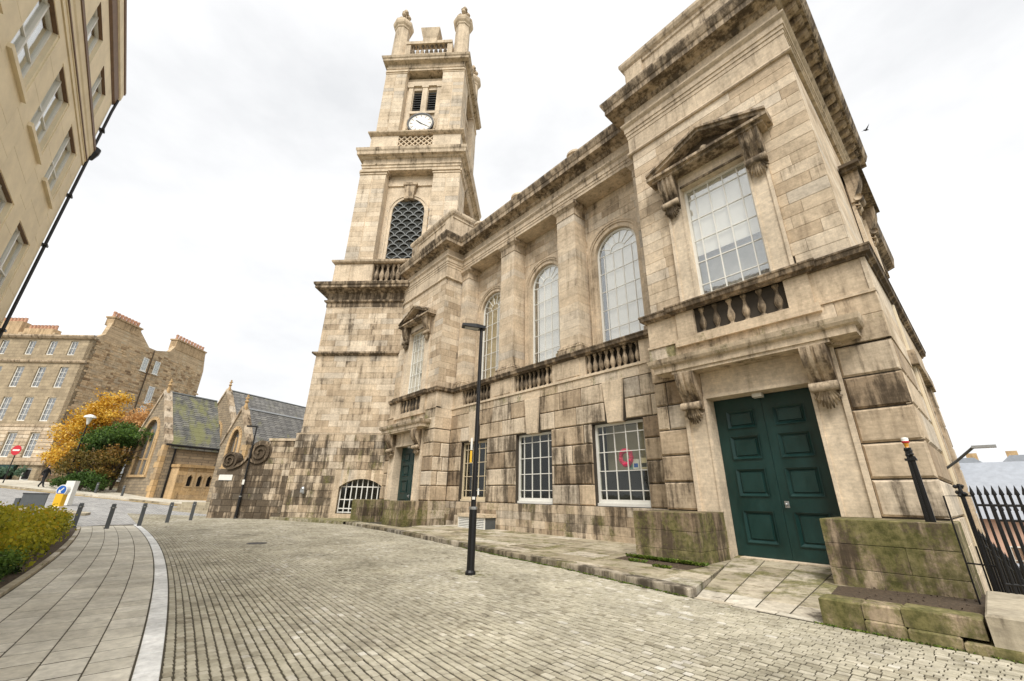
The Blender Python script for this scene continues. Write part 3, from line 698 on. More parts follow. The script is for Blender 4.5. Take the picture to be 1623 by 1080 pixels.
    g.sweep([(xc + dx - 2.0, YW - 0.02), (xc + dx - 2.0, YW - 0.1), (xc + dx + 2.0, YW - 0.1), (xc + dx + 2.0, YW - 0.02)], [(0.0, 5.16), (0.14, 5.16), (0.14, 5.22), (0.54, 5.26), (0.54, 5.44), (0.62, 5.48), (0.66, 5.55), (0.69, 5.67), (0.0, 5.80)])
    g.box(F, dx - 2.0, dx + 2.0, 0.08, 0.60, 5.165, 5.64)
    mk('door_canopy', g, M_ST, CH)
    # doors
    for sgn in (-1, 1):
        x0, x1 = sorted((dx, dx + sgn * 1.28)); g = G(); b = -0.36; zb = 0.24
        X = (x0 + 0.004, x0 + (0.30 if sgn < 0 else 0.22), x1 - (0.22 if sgn < 0 else 0.30), x1 - 0.004); Z = [0.24, 0.56, 1.36, 1.70, 2.42, 2.66, 3.30, 3.50, 4.02, 4.37]
        g.box(F, X[0], X[1], b - 0.06, b, zb, 4.37); g.box(F, X[2], X[3], b - 0.06, b, zb, 4.37)
        for i in range(0, 9, 2): g.box(F, X[1], X[2], b - 0.06, b, Z[i], Z[i + 1])
        dr = mk('door', g, M_GREEN, CH)
        for i in range(1, 9, 2):
            z0, z1 = Z[i], Z[i + 1]; y0, y1 = X[1], X[2]; q = G(); m = 0.035
            # moulded frame and raised field
            q.box(F, y0, y1, b - 0.055, b - 0.045, z0, z1)
            ring = [[(y0 + e, z0 + e), (y1 - e, z0 + e), (y1 - e, z1 - e), (y0 + e, z1 - e)] for e in (0.0, 0.02, 0.085, 0.10, 0.115)]; hb = [b + 0.028, b + 0.03, b - 0.035, b - 0.035, b - 0.005]
            vs = [F(p[0], h, p[1]) for rg, h in zip(ring, hb) for p in rg]
            fs = [(k * 4 + i2, k * 4 + (i2 + 1) % 4, k * 4 + 4 + (i2 + 1) % 4, k * 4 + 4 + i2) for k in range(4) for i2 in range(4)] + [(16, 17, 18, 19)]
            q.add(vs, fs); mk('panel', q, M_GREEN, dr)
        if sgn > 0:
            q = G(); q.tube([F(x0 + 0.12, b, 1.52), F(x0 + 0.12, b + 0.05, 1.52)], 0.02, 8); q.ball(F(x0 + 0.12, b + 0.075, 1.52), 0.038); q.box(F, x0 + 0.07, x0 + 0.17, b, b + 0.012, 1.44, 1.60)
            mk('door_knob', q, M_STEEL, dr, smooth=False)
    mk('door_step', G().box(F, D0 + 0.15, D1 - 0.15, -0.45, -0.08, 0.10, 0.235, (0.8, 0.1, 0.2)), M_ST, CH)
    q = G(); q.box(F, dx - 0.12, dx + 0.12, -0.30, -0.10, 4.27, 4.375); mk('entrance_light', q, M_WHITE, CH)
    # balustrade apron under the upper window
    ap = G(); ap.cur = (0.5, 0.2, 0.35)
    ap.box(F, dx - 1.85, dx - 1.28, -0.35, 0.13, 6.40, 7.3); ap.box(F, dx + 1.28, dx + 1.85, -0.35, 0.13, 6.40, 7.3)
    ap.box(F, -hl - 0.02, dx - 1.85, -0.3, 0.035, 6.40, 7.3); ap.box(F, dx + 1.85, hl + 0.02, -0.3, 0.035, 6.40, 7.3)
    ap.box(F, dx - 1.95, dx + 1.95, -0.3, 0.17, 6.15, 6.40, (0.5, 0.5, 0.3)); ap.box(F, -hl - 0.06, dx - 1.95, -0.3, 0.11, 6.32, 6.40, (0.5, 0.5, 0.3)); ap.box(F, dx + 1.95, hl + 0.06, -0.3, 0.11, 6.32, 6.40, (0.5, 0.5, 0.3))
    ap.box(F, dx - 1.28, dx + 1.28, -0.5, -0.3, 6.4, 7.3, (0.1, 0.1, 0.8)); ap.box(F, dx - 1.27, dx + 1.27, -0.2, 0.12, 6.402, 6.46)
    bl = mk('balustrade', ap, M_ST, CH); balusters(bl, F, dx - 1.26, dx + 1.26, 6, -0.02, 6.46, 1.1)
    # window above with surround, consoles and pediment
    g = G(); g.cur = (0.78, 0.02, 0.08)
    for sgn in (-1, 1):
        g.box(F, *sorted((dx + sgn * 1.06, dx + sgn * 1.62)), -0.40, 0.05, 7.56, 11.98); g.box(F, *sorted((dx + sgn * 1.54, dx + sgn * 1.63)), 0.05, 0.09, 7.56, 12.45)
        g.box(F, *sorted((dx + sgn * 1.06, dx + sgn * 1.13)), 0.05, 0.075, 7.56, 12.05)
    g.box(F, dx - 1.62, dx + 1.62, -0.40, 0.045, 11.98, 12.50); g.box(F, dx - 1.06, dx + 1.06, 0.045, 0.09, 11.98, 12.06, (0.3, 0.1, 0.7))
    mk('window_surround', g, M_ST, CH)
    for sgn in (-1, 1):
        x0, x1 = sorted((dx + sgn * 1.12, dx + sgn * 1.68)); console('console_bracket', CH, F.off(0, 0.05), x0, x1, 12.46, 10.85, 0.42)
    pd = G(); pd.cur = (0.4, 0.35, 0.7); hp, pz, ph = 2.02, 12.46, 0.98
    pd.box(F, dx - hp + 0.16, dx + hp - 0.16, -0.05, 0.50, pz, pz + 0.10); pd.box(F, dx - hp, dx + hp, -0.05, 0.62, pz + 0.10, pz + 0.20)
    for sgn in (-1, 1):
        e = (dx + sgn * hp, pz + 0.20); ap_ = (dx, pz + 0.20 + ph)
        def rk(t0, t1, b0, b1): pd.prism(F, [(e[0], e[1] + t0), (ap_[0], ap_[1] + t0 - 0.12), (ap_[0], ap_[1] + t1 - 0.12), (e[0], e[1] + t1)], b0, b1)
        rk(-0.02, 0.10, -0.05, 0.56); rk(0.10, 0.19, -0.05, 0.64)
    pd.prism(F, [(dx - hp + 0.2, pz + 0.2), (dx + hp - 0.2, pz + 0.2), (dx, pz + 0.2 + ph - 0.2)], -0.05, 0.16, (0.1, 0.1, 1.0))
    pm = mk('pediment', pd, M_ST, CH)
    q = G()
    for k in range(-4, 5):
        if k: q.tube([F(dx + k * 0.08, 0.17, pz + 0.36), F(dx + k * 0.17, 0.22, pz + 0.40 + 0.05 * (4 - abs(k)))], [0.05, 0.035], 6)
    q.ball(F(dx, 0.2, pz + 0.52), 0.14, 10); mk('carving', q, M_ST, pm, smooth=True)
    wdw = sash(CH, F, dx - 1.06, dx + 1.06, 7.72, 11.98, -0.22, (0.55, 1, 1, 1, 0.55), (0.4, 1, 1, 1, 1, 0.45), 0.085)
    mk('sky_reflection_sheet', G().box(F, dx - 1.0, dx + 1.0, -0.315, -0.30, 9.3 if right else 7.75, 11.95), M_BLIND, CH)  # sheet added behind the glass, pale like the reflected sky
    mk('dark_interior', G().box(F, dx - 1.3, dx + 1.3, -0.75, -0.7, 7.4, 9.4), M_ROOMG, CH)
    # parapet
    g = G(); g.cur = (0.6, 0.15, 0.46)
    pp = [(xc - hl + 0.1, YW + 3.6), (xc - hl + 0.1, YW + 0.16), (xc + hl - 0.1, YW + 0.16), (xc + hl - 0.1, YW + (11.2 if right else 3.6))]
    pp = pp[::-1]; pp = pp[::-1]
    g.sweep(pp[::1], [(-0.5, 17.9), (0.0, 17.9), (0.0, 18.25), (-0.06, 18.3), (-0.06, 19.75), (0.0, 19.8), (0.0, 19.95), (0.10, 20.05), (0.16, 20.2), (0.16, 20.36), (-0.5, 20.4)])
    g.box(F, -hl + 0.16, -hl + 1.0, -0.3, -0.11, 18.1, 19.9); g.box(F, hl - 1.0, hl - 0.16, -0.3, -0.11, 18.1, 19.9)
    g.box(F, -hl + 0.2, hl - 0.2, -3.4, -0.3, 18, 20.3)
    mk('parapet', g, M_ST, CH)
    return wl
wing(-3.73, 2.95, True); wing(-23.34, 2.96, False)

# ---- centre, ground floor
g = G(); g.cur = (0.3, 0.3, 0.4)
GH = [(x - 1.14, x + 1.14, 1.30, 4.34) for x in WIN_X]
wallcore(g, FC, -20.4, -6.6, 0, 6.4, 0.5, GH); g.box(FC, -20.4, -6.6, -0.5, -0.3, 6.4, 7.3); g.box(FC, -20.4, -6.6, -1.2, -0.5, 6.9, 7.35)
cw = mk('nave_wall', g, M_MORT, CH)
rows = [1.31 + 0.766 * i for i in range(5)]
ashlar(CH, cw, FC, -20.36, -6.7, 1.31, 4.37, 0.766, 1.9, 2.3, b=0.05, dep=0.12, ch=0.04, gap=0.03, rows=rows, holes=GH, moss=0.14, soot=0.62)  # soot here partly paints the shade over the ground floor
KEY = [(x - 0.47, x + 0.47, 4.34, 5.92) for x in WIN_X]
ashlar(CH, cw, FC, -20.36, -6.7, 4.37, 5.92, 0.766, 1.2, 2.0, b=0.05, dep=0.12, ch=0.03, gap=0.026, rows=[4.38, 5.14, 5.92], holes=KEY, moss=0.3, soot=0.46)
ashlar(CH, cw, FC, -20.36, -6.7, 5.92, 6.32, 0.4, 0.8, 1.3, b=0.05, gap=0.012, moss=0.6, soot=0.34)
ashlar(CH, cw, FC, -20.36, -6.7, 0.0, 1.30, 0.38, 0.6, 1.5, b=0.10, moss=0.55, soot=0.62, rows=[-0.05, 0.36, 0.66, 0.98, 1.30])
for x in WIN_X:
    q = G(); q.prism(FC, [(x - 0.32, 4.30), (x + 0.32, 4.30), (x + 0.47, 5.92), (x - 0.47, 5.92)], -0.2, 0.12, (0.62, 0.30, 0.12), ch=0.012); put(CH, cw, q, M_ST)
for i, x in enumerate(WIN_X):
    mat = M_CREAMP if i == 0 else M_WHITE
    sash(CH, FC, x - 1.13, x + 1.13, 1.42, 4.33, -0.20, (0.5, 1, 1, 1, 0.5), (0.45, 1, 1, 1, 0.42), 0.10, 0.03, mat, M_GLASSD, True)
    room = G()
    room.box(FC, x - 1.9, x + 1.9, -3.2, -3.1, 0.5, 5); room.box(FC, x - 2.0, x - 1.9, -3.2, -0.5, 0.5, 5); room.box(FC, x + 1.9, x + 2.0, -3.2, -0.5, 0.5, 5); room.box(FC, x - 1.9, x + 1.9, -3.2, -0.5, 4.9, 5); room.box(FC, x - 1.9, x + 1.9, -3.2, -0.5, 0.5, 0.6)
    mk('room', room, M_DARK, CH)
    if i == 2: mk('lit_room_panel', G().box(FC, x - 1.12, x + 1.12, -0.95, -0.9, 1.3, 4.33), M_ROOM, CH)  # pale panel close behind the glass paints the room as lit
# ---- centre, balustrade, string course, piers, arched windows
g = G(); g.cur = (0.5, 0.15, 0.3); edges = [-20.36] + [q for x in WIN_X for q in (x - 1.3, x + 1.3)] + [-6.7]
for i in range(0, 8, 2): g.box(FC, edges[i], edges[i + 1], -0.3, 0.04, 6.42, 7.3)
for i in range(0, 8, 2):
    if edges[i + 1] - edges[i] > 1.5: g.box(FC, edges[i] + 0.3, edges[i + 1] - 0.3, 0.04, 0.06, 6.5, 7.25)
g.box(FC, -20.36, -6.7, -0.3, 0.10, 6.32, 6.42, (0.6, 0.35, 0.1)); bl = mk('balustrade', g, M_ST, CH)
for x in WIN_X: balusters(bl, FC, x - 1.3, x + 1.3, 9, -0.10, 6.42, 1.16)
g = G(); g.cur = (0.2, 0.3, 0.88)
lo = [(0.0, 7.28), (0.10, 7.28), (0.12, 7.33), (0.20, 7.36), (0.22, 7.48), (0.24, 7.50), (0.24, 7.55), (-0.4, 7.60)]
d = -0.04; c1, c2 = -3.73 + d, -23.34 + d
g.sweep([(-26.3, YW), (c2 - 1.87, YW), (c2 - 1.87, YW - 0.12), (c2 + 1.87, YW - 0.12), (c2 + 1.87, YW), (-20.38, YW), (-20.38, YC), (-6.68, YC), (-6.68, YW), (c1 - 1.87, YW), (c1 - 1.87, YW - 0.12), (c1 + 1.87, YW - 0.12), (c1 + 1.87, YW), (-0.78, YW), (-0.78, 23.7)], lo)
g.box(FC, -20.3, -6.7, -1.2, -0.05, 7.36, 7.58); mk('string_course', g, M_ST, CH)
wg = G(); wg.cur = (0.6, 0.02, 0.15); up_w = G()
AH = []; aw = part('arcade_wall', CH)
for x in WIN_X:
    AH.append((x - 1.6, x + 1.6, 12.5, 14.15)); AH.append((x - 1.17, x + 1.17, 7.6, 12.5))
wallcore(up_w, FG, -20.4, -6.6, 7.5, 15.8, 0.4, AH)
for x in WIN_X:
    for sg in (-1, 1):
        po = arc(x, 12.5, 1.17, pi / 2, pi / 2 - sg * pi / 2, 10)
        up_w.prism(FG, po + [(x + sg * 1.6, 12.5), (x + sg * 1.6, 14.15), (x, 14.15)], -0.4, 0.022, (0.6, 0.02, 0.2))
    # archivolt and moulded jambs
    gv = G(); gv.cur = (0.5, 0.03, 0.35)
    for r0, r1, bb in ((1.13, 1.34, 0.10), (1.34, 1.44, 0.15), (1.44, 1.50, 0.18)):
        o_, i_ = arc(x, 12.5, r1, 0, pi, 24), arc(x, 12.5, r0, 0, pi, 24)
        for k in range(24): gv.prism(FG, [o_[k], o_[k + 1], i_[k + 1], i_[k]], -0.1, bb)
        for sg in (-1, 1): gv.box(FG, *sorted((x + sg * r0, x + sg * r1)), -0.1, bb, 7.6, 12.5)
    mk('archivolt', gv, M_ST, CH)
    sash(CH, FG, x - 1.12, x + 1.12, 7.62, 12.5, -0.10, (0.55, 1, 1, 1, 0.55), (1, 1, 1, 1, 1), 0.10, 0.03, M_WHITE, M_GLASS, False, True)
    mk('sky_reflection_sheet', G().prism(FG, [(x - 0.74, 7.62), (x + 1.12, 7.62), (x + 1.12, 12.5)] + arc(x, 12.5, 1.12, 0, pi * 0.73, 14)[1:], -0.20, -0.185), M_TANSHEET if x < -17 else M_BLIND, CH)  # added sheet imitates sky reflection in the arched panes, left column kept dark
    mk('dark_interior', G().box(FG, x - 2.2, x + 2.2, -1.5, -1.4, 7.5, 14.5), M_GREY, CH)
mk('arcade_core', up_w, M_ST, aw)
ashlar(CH, aw, FG, -20.3, -6.7, 7.6, 15.0, 0.42, 0.5, 1.2, b=0.02, holes=AH + [(x - 1.6, x + 1.6, 7, 12.5) for x in WIN_X], moss=0.02, soot=0.3, dep=0.03)
ashlar(CH, aw, FG, -20.3, -6.7, 15.06, 15.75, 0.4, 1.0, 1.8, b=0.02, moss=0.02, soot=0.3, dep=0.03)
def pier(xc, hw):
    pr = part('pier', CH); F = FP.off(xc); n = 17
    zs = lin(8.06, 15.02, n)
    for i in range(n):
        q = G(); e = 0.004; q.box(F, -hw, hw, -0.92, 0, zs[i] + e, zs[i + 1] - e, rnd(0.02, 0.2, 0.35, 1)); put(CH, pr, q, M_ST)
    g = G(); g.cur = (0.4, 0.5, 0.6)
    rect = [(xc - hw, YG), (xc - hw, YP), (xc + hw, YP), (xc + hw, YG)]
    g.sweep(rect, [(0.16, 7.58), (0.16, 7.80), (0.10, 7.84), (0.12, 7.92), (0.06, 7.98), (0.05, 8.05), (-0.1, 8.06)]); mk('pier_base', g, M_ST, pr)
    g = G(); g.cur = (0.45, 0.05, 0.5)
    g.sweep(rect, [(-0.1, 15.02), (0.03, 15.02), (0.03, 15.10), (0.01, 15.12), (0.01, 15.42), (0.05, 15.46), (0.10, 15.54), (0.17, 15.60), (0.18, 15.76), (-0.1, 15.76)]); mk('capital', g, M_ST, pr)
for xc, hw in ((-15.8, 0.58), (-11.3, 0.58), (-20.05, 0.36), (-7.0, 0.32)): pier(xc, hw)
# ---- entablature round pavilions and centre
path_e = [(-26.3, YW), (-20.44, YW), (-20.44, YP - 0.05), (-6.66, YP - 0.05), (-6.66, YW), (-0.84, YW), (-0.84, 23.6)]
g = G(); g.cur = (0.6, 0.03, 0.34)
for pth in ([(-26.3, YW), (-20.44, YW), (-20.44, YG)], [(-6.66, YG), (-6.66, YW), (-0.84, YW), (-0.84, 23.6)]):
    g.sweep(pth, [(-0.4, 14.9), (0.05, 14.9), (0.08, 14.95), (0.05, 15.02), (0.0, 15.03), (0.0, 15.78), (-0.4, 15.78)])
g.sweep(path_e, [(-0.9, 15.775), (0.02, 15.775), (0.02, 15.94), (0.05, 15.95), (0.05, 16.10), (0.085, 16.11), (0.085, 16.36), (0.13, 16.40), (0.19, 16.47), (0.19, 16.55), (0.04, 16.60), (0.04, 17.05), (-0.9, 17.05)])
g.box(FP, -20.4, -6.7, -1.1, -0.02, 15.78, 17.0); mk('architrave', g, M_ST, CH)
g = G(); g.cur = (0.35, 0.25, 0.72)
g.sweep(path_e, [(-0.9, 17.05), (0.05, 17.05), (0.14, 17.10), (0.20, 17.20), (0.62, 17.24), (0.62, 17.48), (0.66, 17.52), (0.70, 17.62), (0.76, 17.78), (0.76, 17.88), (-0.9, 17.98)])
cn = mk('cornice', g, M_ST, CH)
gm = G(); gm.cur = (0.15, 0.1, 0.85)
q = G()
for i in range(17):
    y = 12.6 + i * 0.62; qq = G(); qq.profile(Fr((-0.84, y), (0, 1)), [(0.03, 17.19), (0.52, 17.19), (0.52, 17.06), (0.40, 16.98), (0.25, 16.95), (0.03, 16.80)], 0, 0.3, (0.2, 0.1, 0.6)); mk('modillion', qq, M_ST, cn)
g = G(); g.cur = (0.4, 0.35, 0.75)
g.sweep([(-20.4, YP + 0.1), (-6.7, YP + 0.1)], [(-0.5, 17.9), (0.0, 17.9), (0.0, 18.3), (0.05, 18.36), (0.05, 18.46), (-0.5, 18.5)]); g.box(FP, -20.4, -6.7, -1.2, -0.2, 17.8, 18.45)
mk('blocking_course', g, M_ST, CH)
for x in (-10.8, -15.4, -19.3):
    g = G(); g.cur = (0.6, 0.3, 0.3); g.lathe((x, 13.95, 18.4), [(0.40, 0), (0.40, 0.62), (0.48, 0.66), (0.48, 0.78), (0.42, 0.86), (0.30, 0.98), (0.14, 1.05), (0.01, 1.07)], 16); mk('roof_finial', g, M_ST, CH)
g = G(); g.add([(-20.4, 14.2, 18.3), (-6.6, 14.2, 18.3), (-6.6, 30, 20.2), (-20.4, 30, 20.2)], [(0, 1, 2, 3)]); mk('roof', g, M_LEAD, CH); g = G(); g.cur = (0.6, 0.1, 0.25); g.box(FW, -26.0, -1.6, -34, -4.6, -7, 17.0); mk('rear_wall', g, M_ST, CH)

# ---- flank facing the sea (right of the near pavilion)
g = G(); g.cur = (0.6, 0.15, 0.15); FE = Fr((-1.45, 23.5), (0, 1))
g.box(FE, 0, 13.5, -0.6, 0, -7, 17.0)
g.sweep([(-1.45, 23.5), (-1.45, 37)], [(0.0, 16.5), (0.2, 16.6), (0.2, 17.1), (0.6, 17.25), (0.66, 17.6), (0.72, 17.9), (-0.4, 18.0)], at=(0.3, 0.2, 0.8))
fl = mk('flank_wall', g, M_ST, CH)
ashlar(CH, fl, FE, 0, 13.4, -7, 7.2, 0.766, 1.3, 2.0, b=0.04, moss=0.15, soot=0.15)
FS = Fr((-0.86, 18.0), (0, 1))
for sgn in (-1, 1):
    x0, x1 = sorted((sgn * 1.12, sgn * 1.68)); console('console_bracket', CH, FS.off(0, 0.03), x0, x1, 12.46, 10.85, 0.42)
g = G(); g.cur = (0.4, 0.25, 0.85); g.box(FS, -1.85, 1.85, 0.0, 0.46, 12.46, 12.58); g.box(FS, -2.0, 2.0, 0, 0.56, 12.58, 12.70)
g.prism(FS, [(-2.0, 12.7), (2.0, 12.7), (0, 13.6)], 0, 0.5); g.box(FS, -1.6, -1.1, 0.0, 0.10, 7.6, 12.0, (0.7, 0.1, 0.1)); g.box(FS, 1.1, 1.6, 0.0, 0.10, 7.6, 12.0, (0.7, 0.1, 0.1)); mk('flank_window_hood', g, M_ST, CH)
FS = Fr((-0.78, 18.0), (0, 1)); g = G(); g.cur = (0.5, 0.4, 0.6); g.box(FS, -2.4, 2.4, 0.06, 0.22, 5.25, 5.65); g.box(FS, -1.95, -1.3, 0.05, 0.14, -1, 5.25); g.box(FS, 1.3, 1.95, 0.05, 0.14, -1, 5.25); mk('flank_door_case', g, M_ST, CH)
g = G(); g.tube([(-0.72, 16.0, -4), (-0.72, 16.0, 7.2)], 0.06, 8); mk('downpipe', g, M_CREAMP, CH)

# ---- tower, turned 45 degrees
random.seed(33)
TC = Vector((-30.63, 15.04)); RV = Vector((0.70711, 0.70711))
def tface(k):
    r = Vector((RV.x * cos(k * pi / 2) - RV.y * sin(k * pi / 2), RV.x * sin(k * pi / 2) + RV.y * cos(k * pi / 2))); return Fr(TC, r)
TF = [tface(k) for k in range(4)]     # 0 = front, 1 = right flank
def tsq(w): return [(TF[0](a * w, b * w, 0).x, TF[0](a * w, b * w, 0).y) for a, b in ((-1, 1), (1, 1), (1, -1), (-1, -1))]
def tsweep(g, w, prof, at=None): g.sweep(tsq(w), prof, True, at)
tw = part('tower', CH)
BH = [(-1.62, 1.25, 0.45, 2.55)]
g = G(); g.cur = (0.4, 0.4, 0.4)
for k in range(4): wallcore(g, TF[k].off(0, 5.12), -5.12, 5.12, -0.5, 5.42, 0.6, BH if k == 0 else ())
for k in range(4): wallcore(g, TF[k].off(0, 4.95), -4.95, 4.95, 5.3, 11.0, 0.6); wallcore(g, TF[k].off(0, 4.90), -4.9, 4.9, 11.0, 16.2, 0.6)
mk('tower_core', g, M_MORT, tw)
for k in (0, 1):
    F = TF[k]
    ashlar(CH, tw, F.off(0, 5.12), -5.14, 5.14, 0.0, 5.30, 0.43, 0.5, 1.2, b=0.04, holes=[(-2.0, 1.65, 0.0, 3.05)] if k == 0 else (), moss=0.55, soot=0.72, jag=0.008, ch=0.012, gap=0.014)
    ashlar(CH, tw, F.off(0, 4.95), -4.97, 4.97, 5.42, 10.95, 0.44, 0.6, 1.7, b=0.03, moss=0.04, soot=0.4, jag=0.006)
    ashlar(CH, tw, F.off(0, 4.90), -4.92, 4.92, 11.28, 15.2, 0.43, 0.7, 1.6, b=0.03, moss=0.02, soot=0.42)
# arched basement window surround
F = TF[0].off(0, 5.12); g = G(); g.cur = (0.4, 0.55, 0.35)
ac, hw, zs = -0.185, 1.435, 2.0; R_ = (hw * hw + 0.5 * 0.5) / (2 * 0.5); zc = zs + 0.5 - R_; t0 = math.asin(hw / R_)
top = [(ac + R_ * sin(t), zc + R_ * cos(t)) for t in lin(-t0, t0, 16)]
for i in range(16): g.prism(F, [top[i], top[i + 1], (top[i + 1][0], 3.05), (top[i][0], 3.05)], -0.4, 0.05, rnd(0.6, 0.3))
g.box(F, -2.0, -1.62, -0.4, 0.055, 0.0, 3.05); g.box(F, 1.25, 1.65, -0.4, 0.055, 0.0, 3.05); g.box(F, -1.62, 1.25, -0.4, 0.04, 0.0, 0.42)
mk('basement_arch', g, M_ST, tw)
q = G()
for i in range(9):
    x = -1.58 + i * 2.79 / 8; zt = zc + math.sqrt(max(0, R_ * R_ - (x - ac) ** 2)) if abs(x - ac) < hw else zs
    q.box(F, x - 0.028, x + 0.028, -0.22, -0.17, 0.42, zt)
for z in (0.5, 0.72, 1.25, 2.02): q.box(F, -1.6, 1.23, -0.215, -0.175, z - 0.03, z + 0.03)
gw = mk('window', q, M_WHITE, CH); mk('pane', G().box(F, -1.6, 1.23, -0.24, -0.23, 0.4, 2.5), M_GLASSD, gw); mk('dark_interior', G().box(F, -1.7, 1.4, -1.2, -1.1, 0, 3), M_DARK, CH)
# mouldings of the lower stages
g = G(); g.cur = (0.45, 0.5, 0.4)
tsweep(g, 4.95, [(-0.3, 5.28), (0.21, 5.30), (0.22, 5.36), (0.03, 5.46), (-0.3, 5.46)])
tsweep(g, 4.9, [(-0.3, 10.55), (0.07, 10.55), (0.07, 10.62), (0.05, 10.64), (0.05, 10.92), (0.18, 10.98), (0.30, 11.08), (0.31, 11.2), (0.05, 11.29), (-0.3, 11.3)], (0.3, 0.15, 0.8))
tsweep(g, 4.9, [(-0.3, 14.85), (0.04, 14.85), (0.06, 14.95), (0.06, 15.20), (0.20, 15.28), (0.22, 15.4), (0.08, 15.46), (0.06, 15.5), (0.06, 16.0), (0.16, 16.05), (0.28, 16.14), (0.80, 16.2), (0.80, 16.36), (0.88, 16.44), (0.92, 16.58), (0.92, 16.64), (-0.5, 16.75)], (0.3, 0.25, 0.8))
mk('tower_mouldings', g, M_ST, tw)
# first parapet with balusters
g = G(); g.cur = (0.6, 0.15, 0.3)
for k in range(4):
    F = TF[k].off(0, 4.9); g.box(F, -4.9, -1.75, -0.5, 0, 16.7, 18.72); g.box(F, 1.75, 4.4, -0.5, 0, 16.7, 18.72); g.box(F, -1.75, 1.75, -0.5, -0.02, 16.7, 17.15)
    g.box(F, -4.8, -3.6, 0, 0.04, 16.9, 18.6); g.box(F, 3.6, 4.8, 0, 0.04, 16.9, 18.6); g.box(F, -2.6, -1.78, 0, 0.04, 16.9, 18.6)
    g.box(F, -1.76, 1.76, -0.6, -0.45, 17.1, 18.75, (0.1, 0.1, 0.9))
tsweep(g, 4.9, [(-0.6, 18.70), (0.12, 18.70), (0.22, 18.8), (0.25, 18.95), (0.0, 19.02), (-0.6, 19.1)], (0.45, 0.45, 0.4)); bp = mk('tower_parapet', g, M_ST, tw)
for k in (0, 1): balusters(bp, TF[k], -1.72, 1.72, 8, 4.68, 17.15, 2.0)
# belfry stage
def stage(z0, z1, w, inner, rec, dz, name, at):
    """paired corner pilasters round a recessed bay"""
    g = G(); g.cur = at
    for k in range(4):
        F = TF[k]
        for sg in (-1, 1):
            x = w if sg > 0 else w
            o1, o2, gapm = w, inner, (w + inner) / 2
            if sg > 0: g.box(F, gapm + 0.05, w - 0.02 if k % 2 else w, w - rec - 0.6, w, z0, z1); g.box(F, inner, gapm - 0.05, w - rec - 0.6, w, z0, z1); g.box(F, gapm - 0.05, gapm + 0.05, w - rec - 0.6, w - 0.10, z0, z1 - 0.35); g.box(F, gapm - 0.05, gapm + 0.05, w - rec - 0.6, w, z1 - 0.35, z1)
            else: g.box(F, -(w - 0.02 if k % 2 else w), -gapm - 0.05, w - rec - 0.6, w, z0, z1); g.box(F, -gapm + 0.05, -inner, w - rec - 0.6, w, z0, z1); g.box(F, -gapm - 0.05, -gapm + 0.05, w - rec - 0.6, w - 0.10, z0, z1 - 0.35); g.box(F, -gapm - 0.05, -gapm + 0.05, w - rec - 0.6, w, z1 - 0.35, z1)
    return g
def tower_courses(w, inner, z0, z1, n):
    """visible ashlar of the pilasters on the two faces in view"""
    zs = lin(z0, z1, n); gap = (w + inner) / 2
    for k in (0, 1):
        F = TF[k].off(0, w)
        for x0, x1 in ((-w, -gap - 0.05), (-gap + 0.05, -inner), (inner, gap - 0.05), (gap + 0.05, w)):
            for i in range(n):
                q = G(); q.slab(F, x0 + 0.002, x1 - 0.002, zs[i] + 0.004, zs[i + 1] - 0.004, 0.025, 0.05, 0.006, rnd(0.02, 0.22, 0.4, 1)); put(CH, tw, q, M_ST)
w2, in2, rec2 = 4.48, 2.12, 0.85
g = stage(19.0, 28.1, w2, in2, rec2, 0, 'belfry', (0.7, 0.03, 0.1))
for k in range(4):
    F = TF[k].off(0, w2 - rec2); hw2, sp = 1.42, 24.6
    for r in subtract([(-in2, in2, 19.0, 28.6)], [(-hw2, hw2, 19.2, sp), (-1.9, 1.9, sp, 26.4)]): g.box(F, r[0], r[1], -0.5, 0, r[2], r[3])
    for sg in (-1, 1): g.prism(F, arc(0, sp, hw2, pi / 2, pi / 2 - sg * pi / 2, 10) + [(sg * 1.9, sp), (sg * 1.9, 26.4), (0, 26.4)], -0.5, 0)
    for r0, r1, bb in ((hw2, 1.66, 0.10), (1.66, 1.80, 0.16)):
        o_, i_ = arc(0, sp, r1, 0, pi, 20), arc(0, sp, r0, 0, pi, 20)
        for j in range(20): g.prism(F, [o_[j], o_[j + 1], i_[j + 1], i_[j]], -0.05, bb)
        for sg in (-1, 1): g.box(F, *sorted((sg * r0, sg * r1)), -0.05, bb, 19.1, sp)
    g.box(F, -in2, in2, 0, 0.12, 27.4, 28.1)
mk('belfry_stage', g, M_ST, tw); tower_courses(w2, in2, 19.1, 28.0, 18)
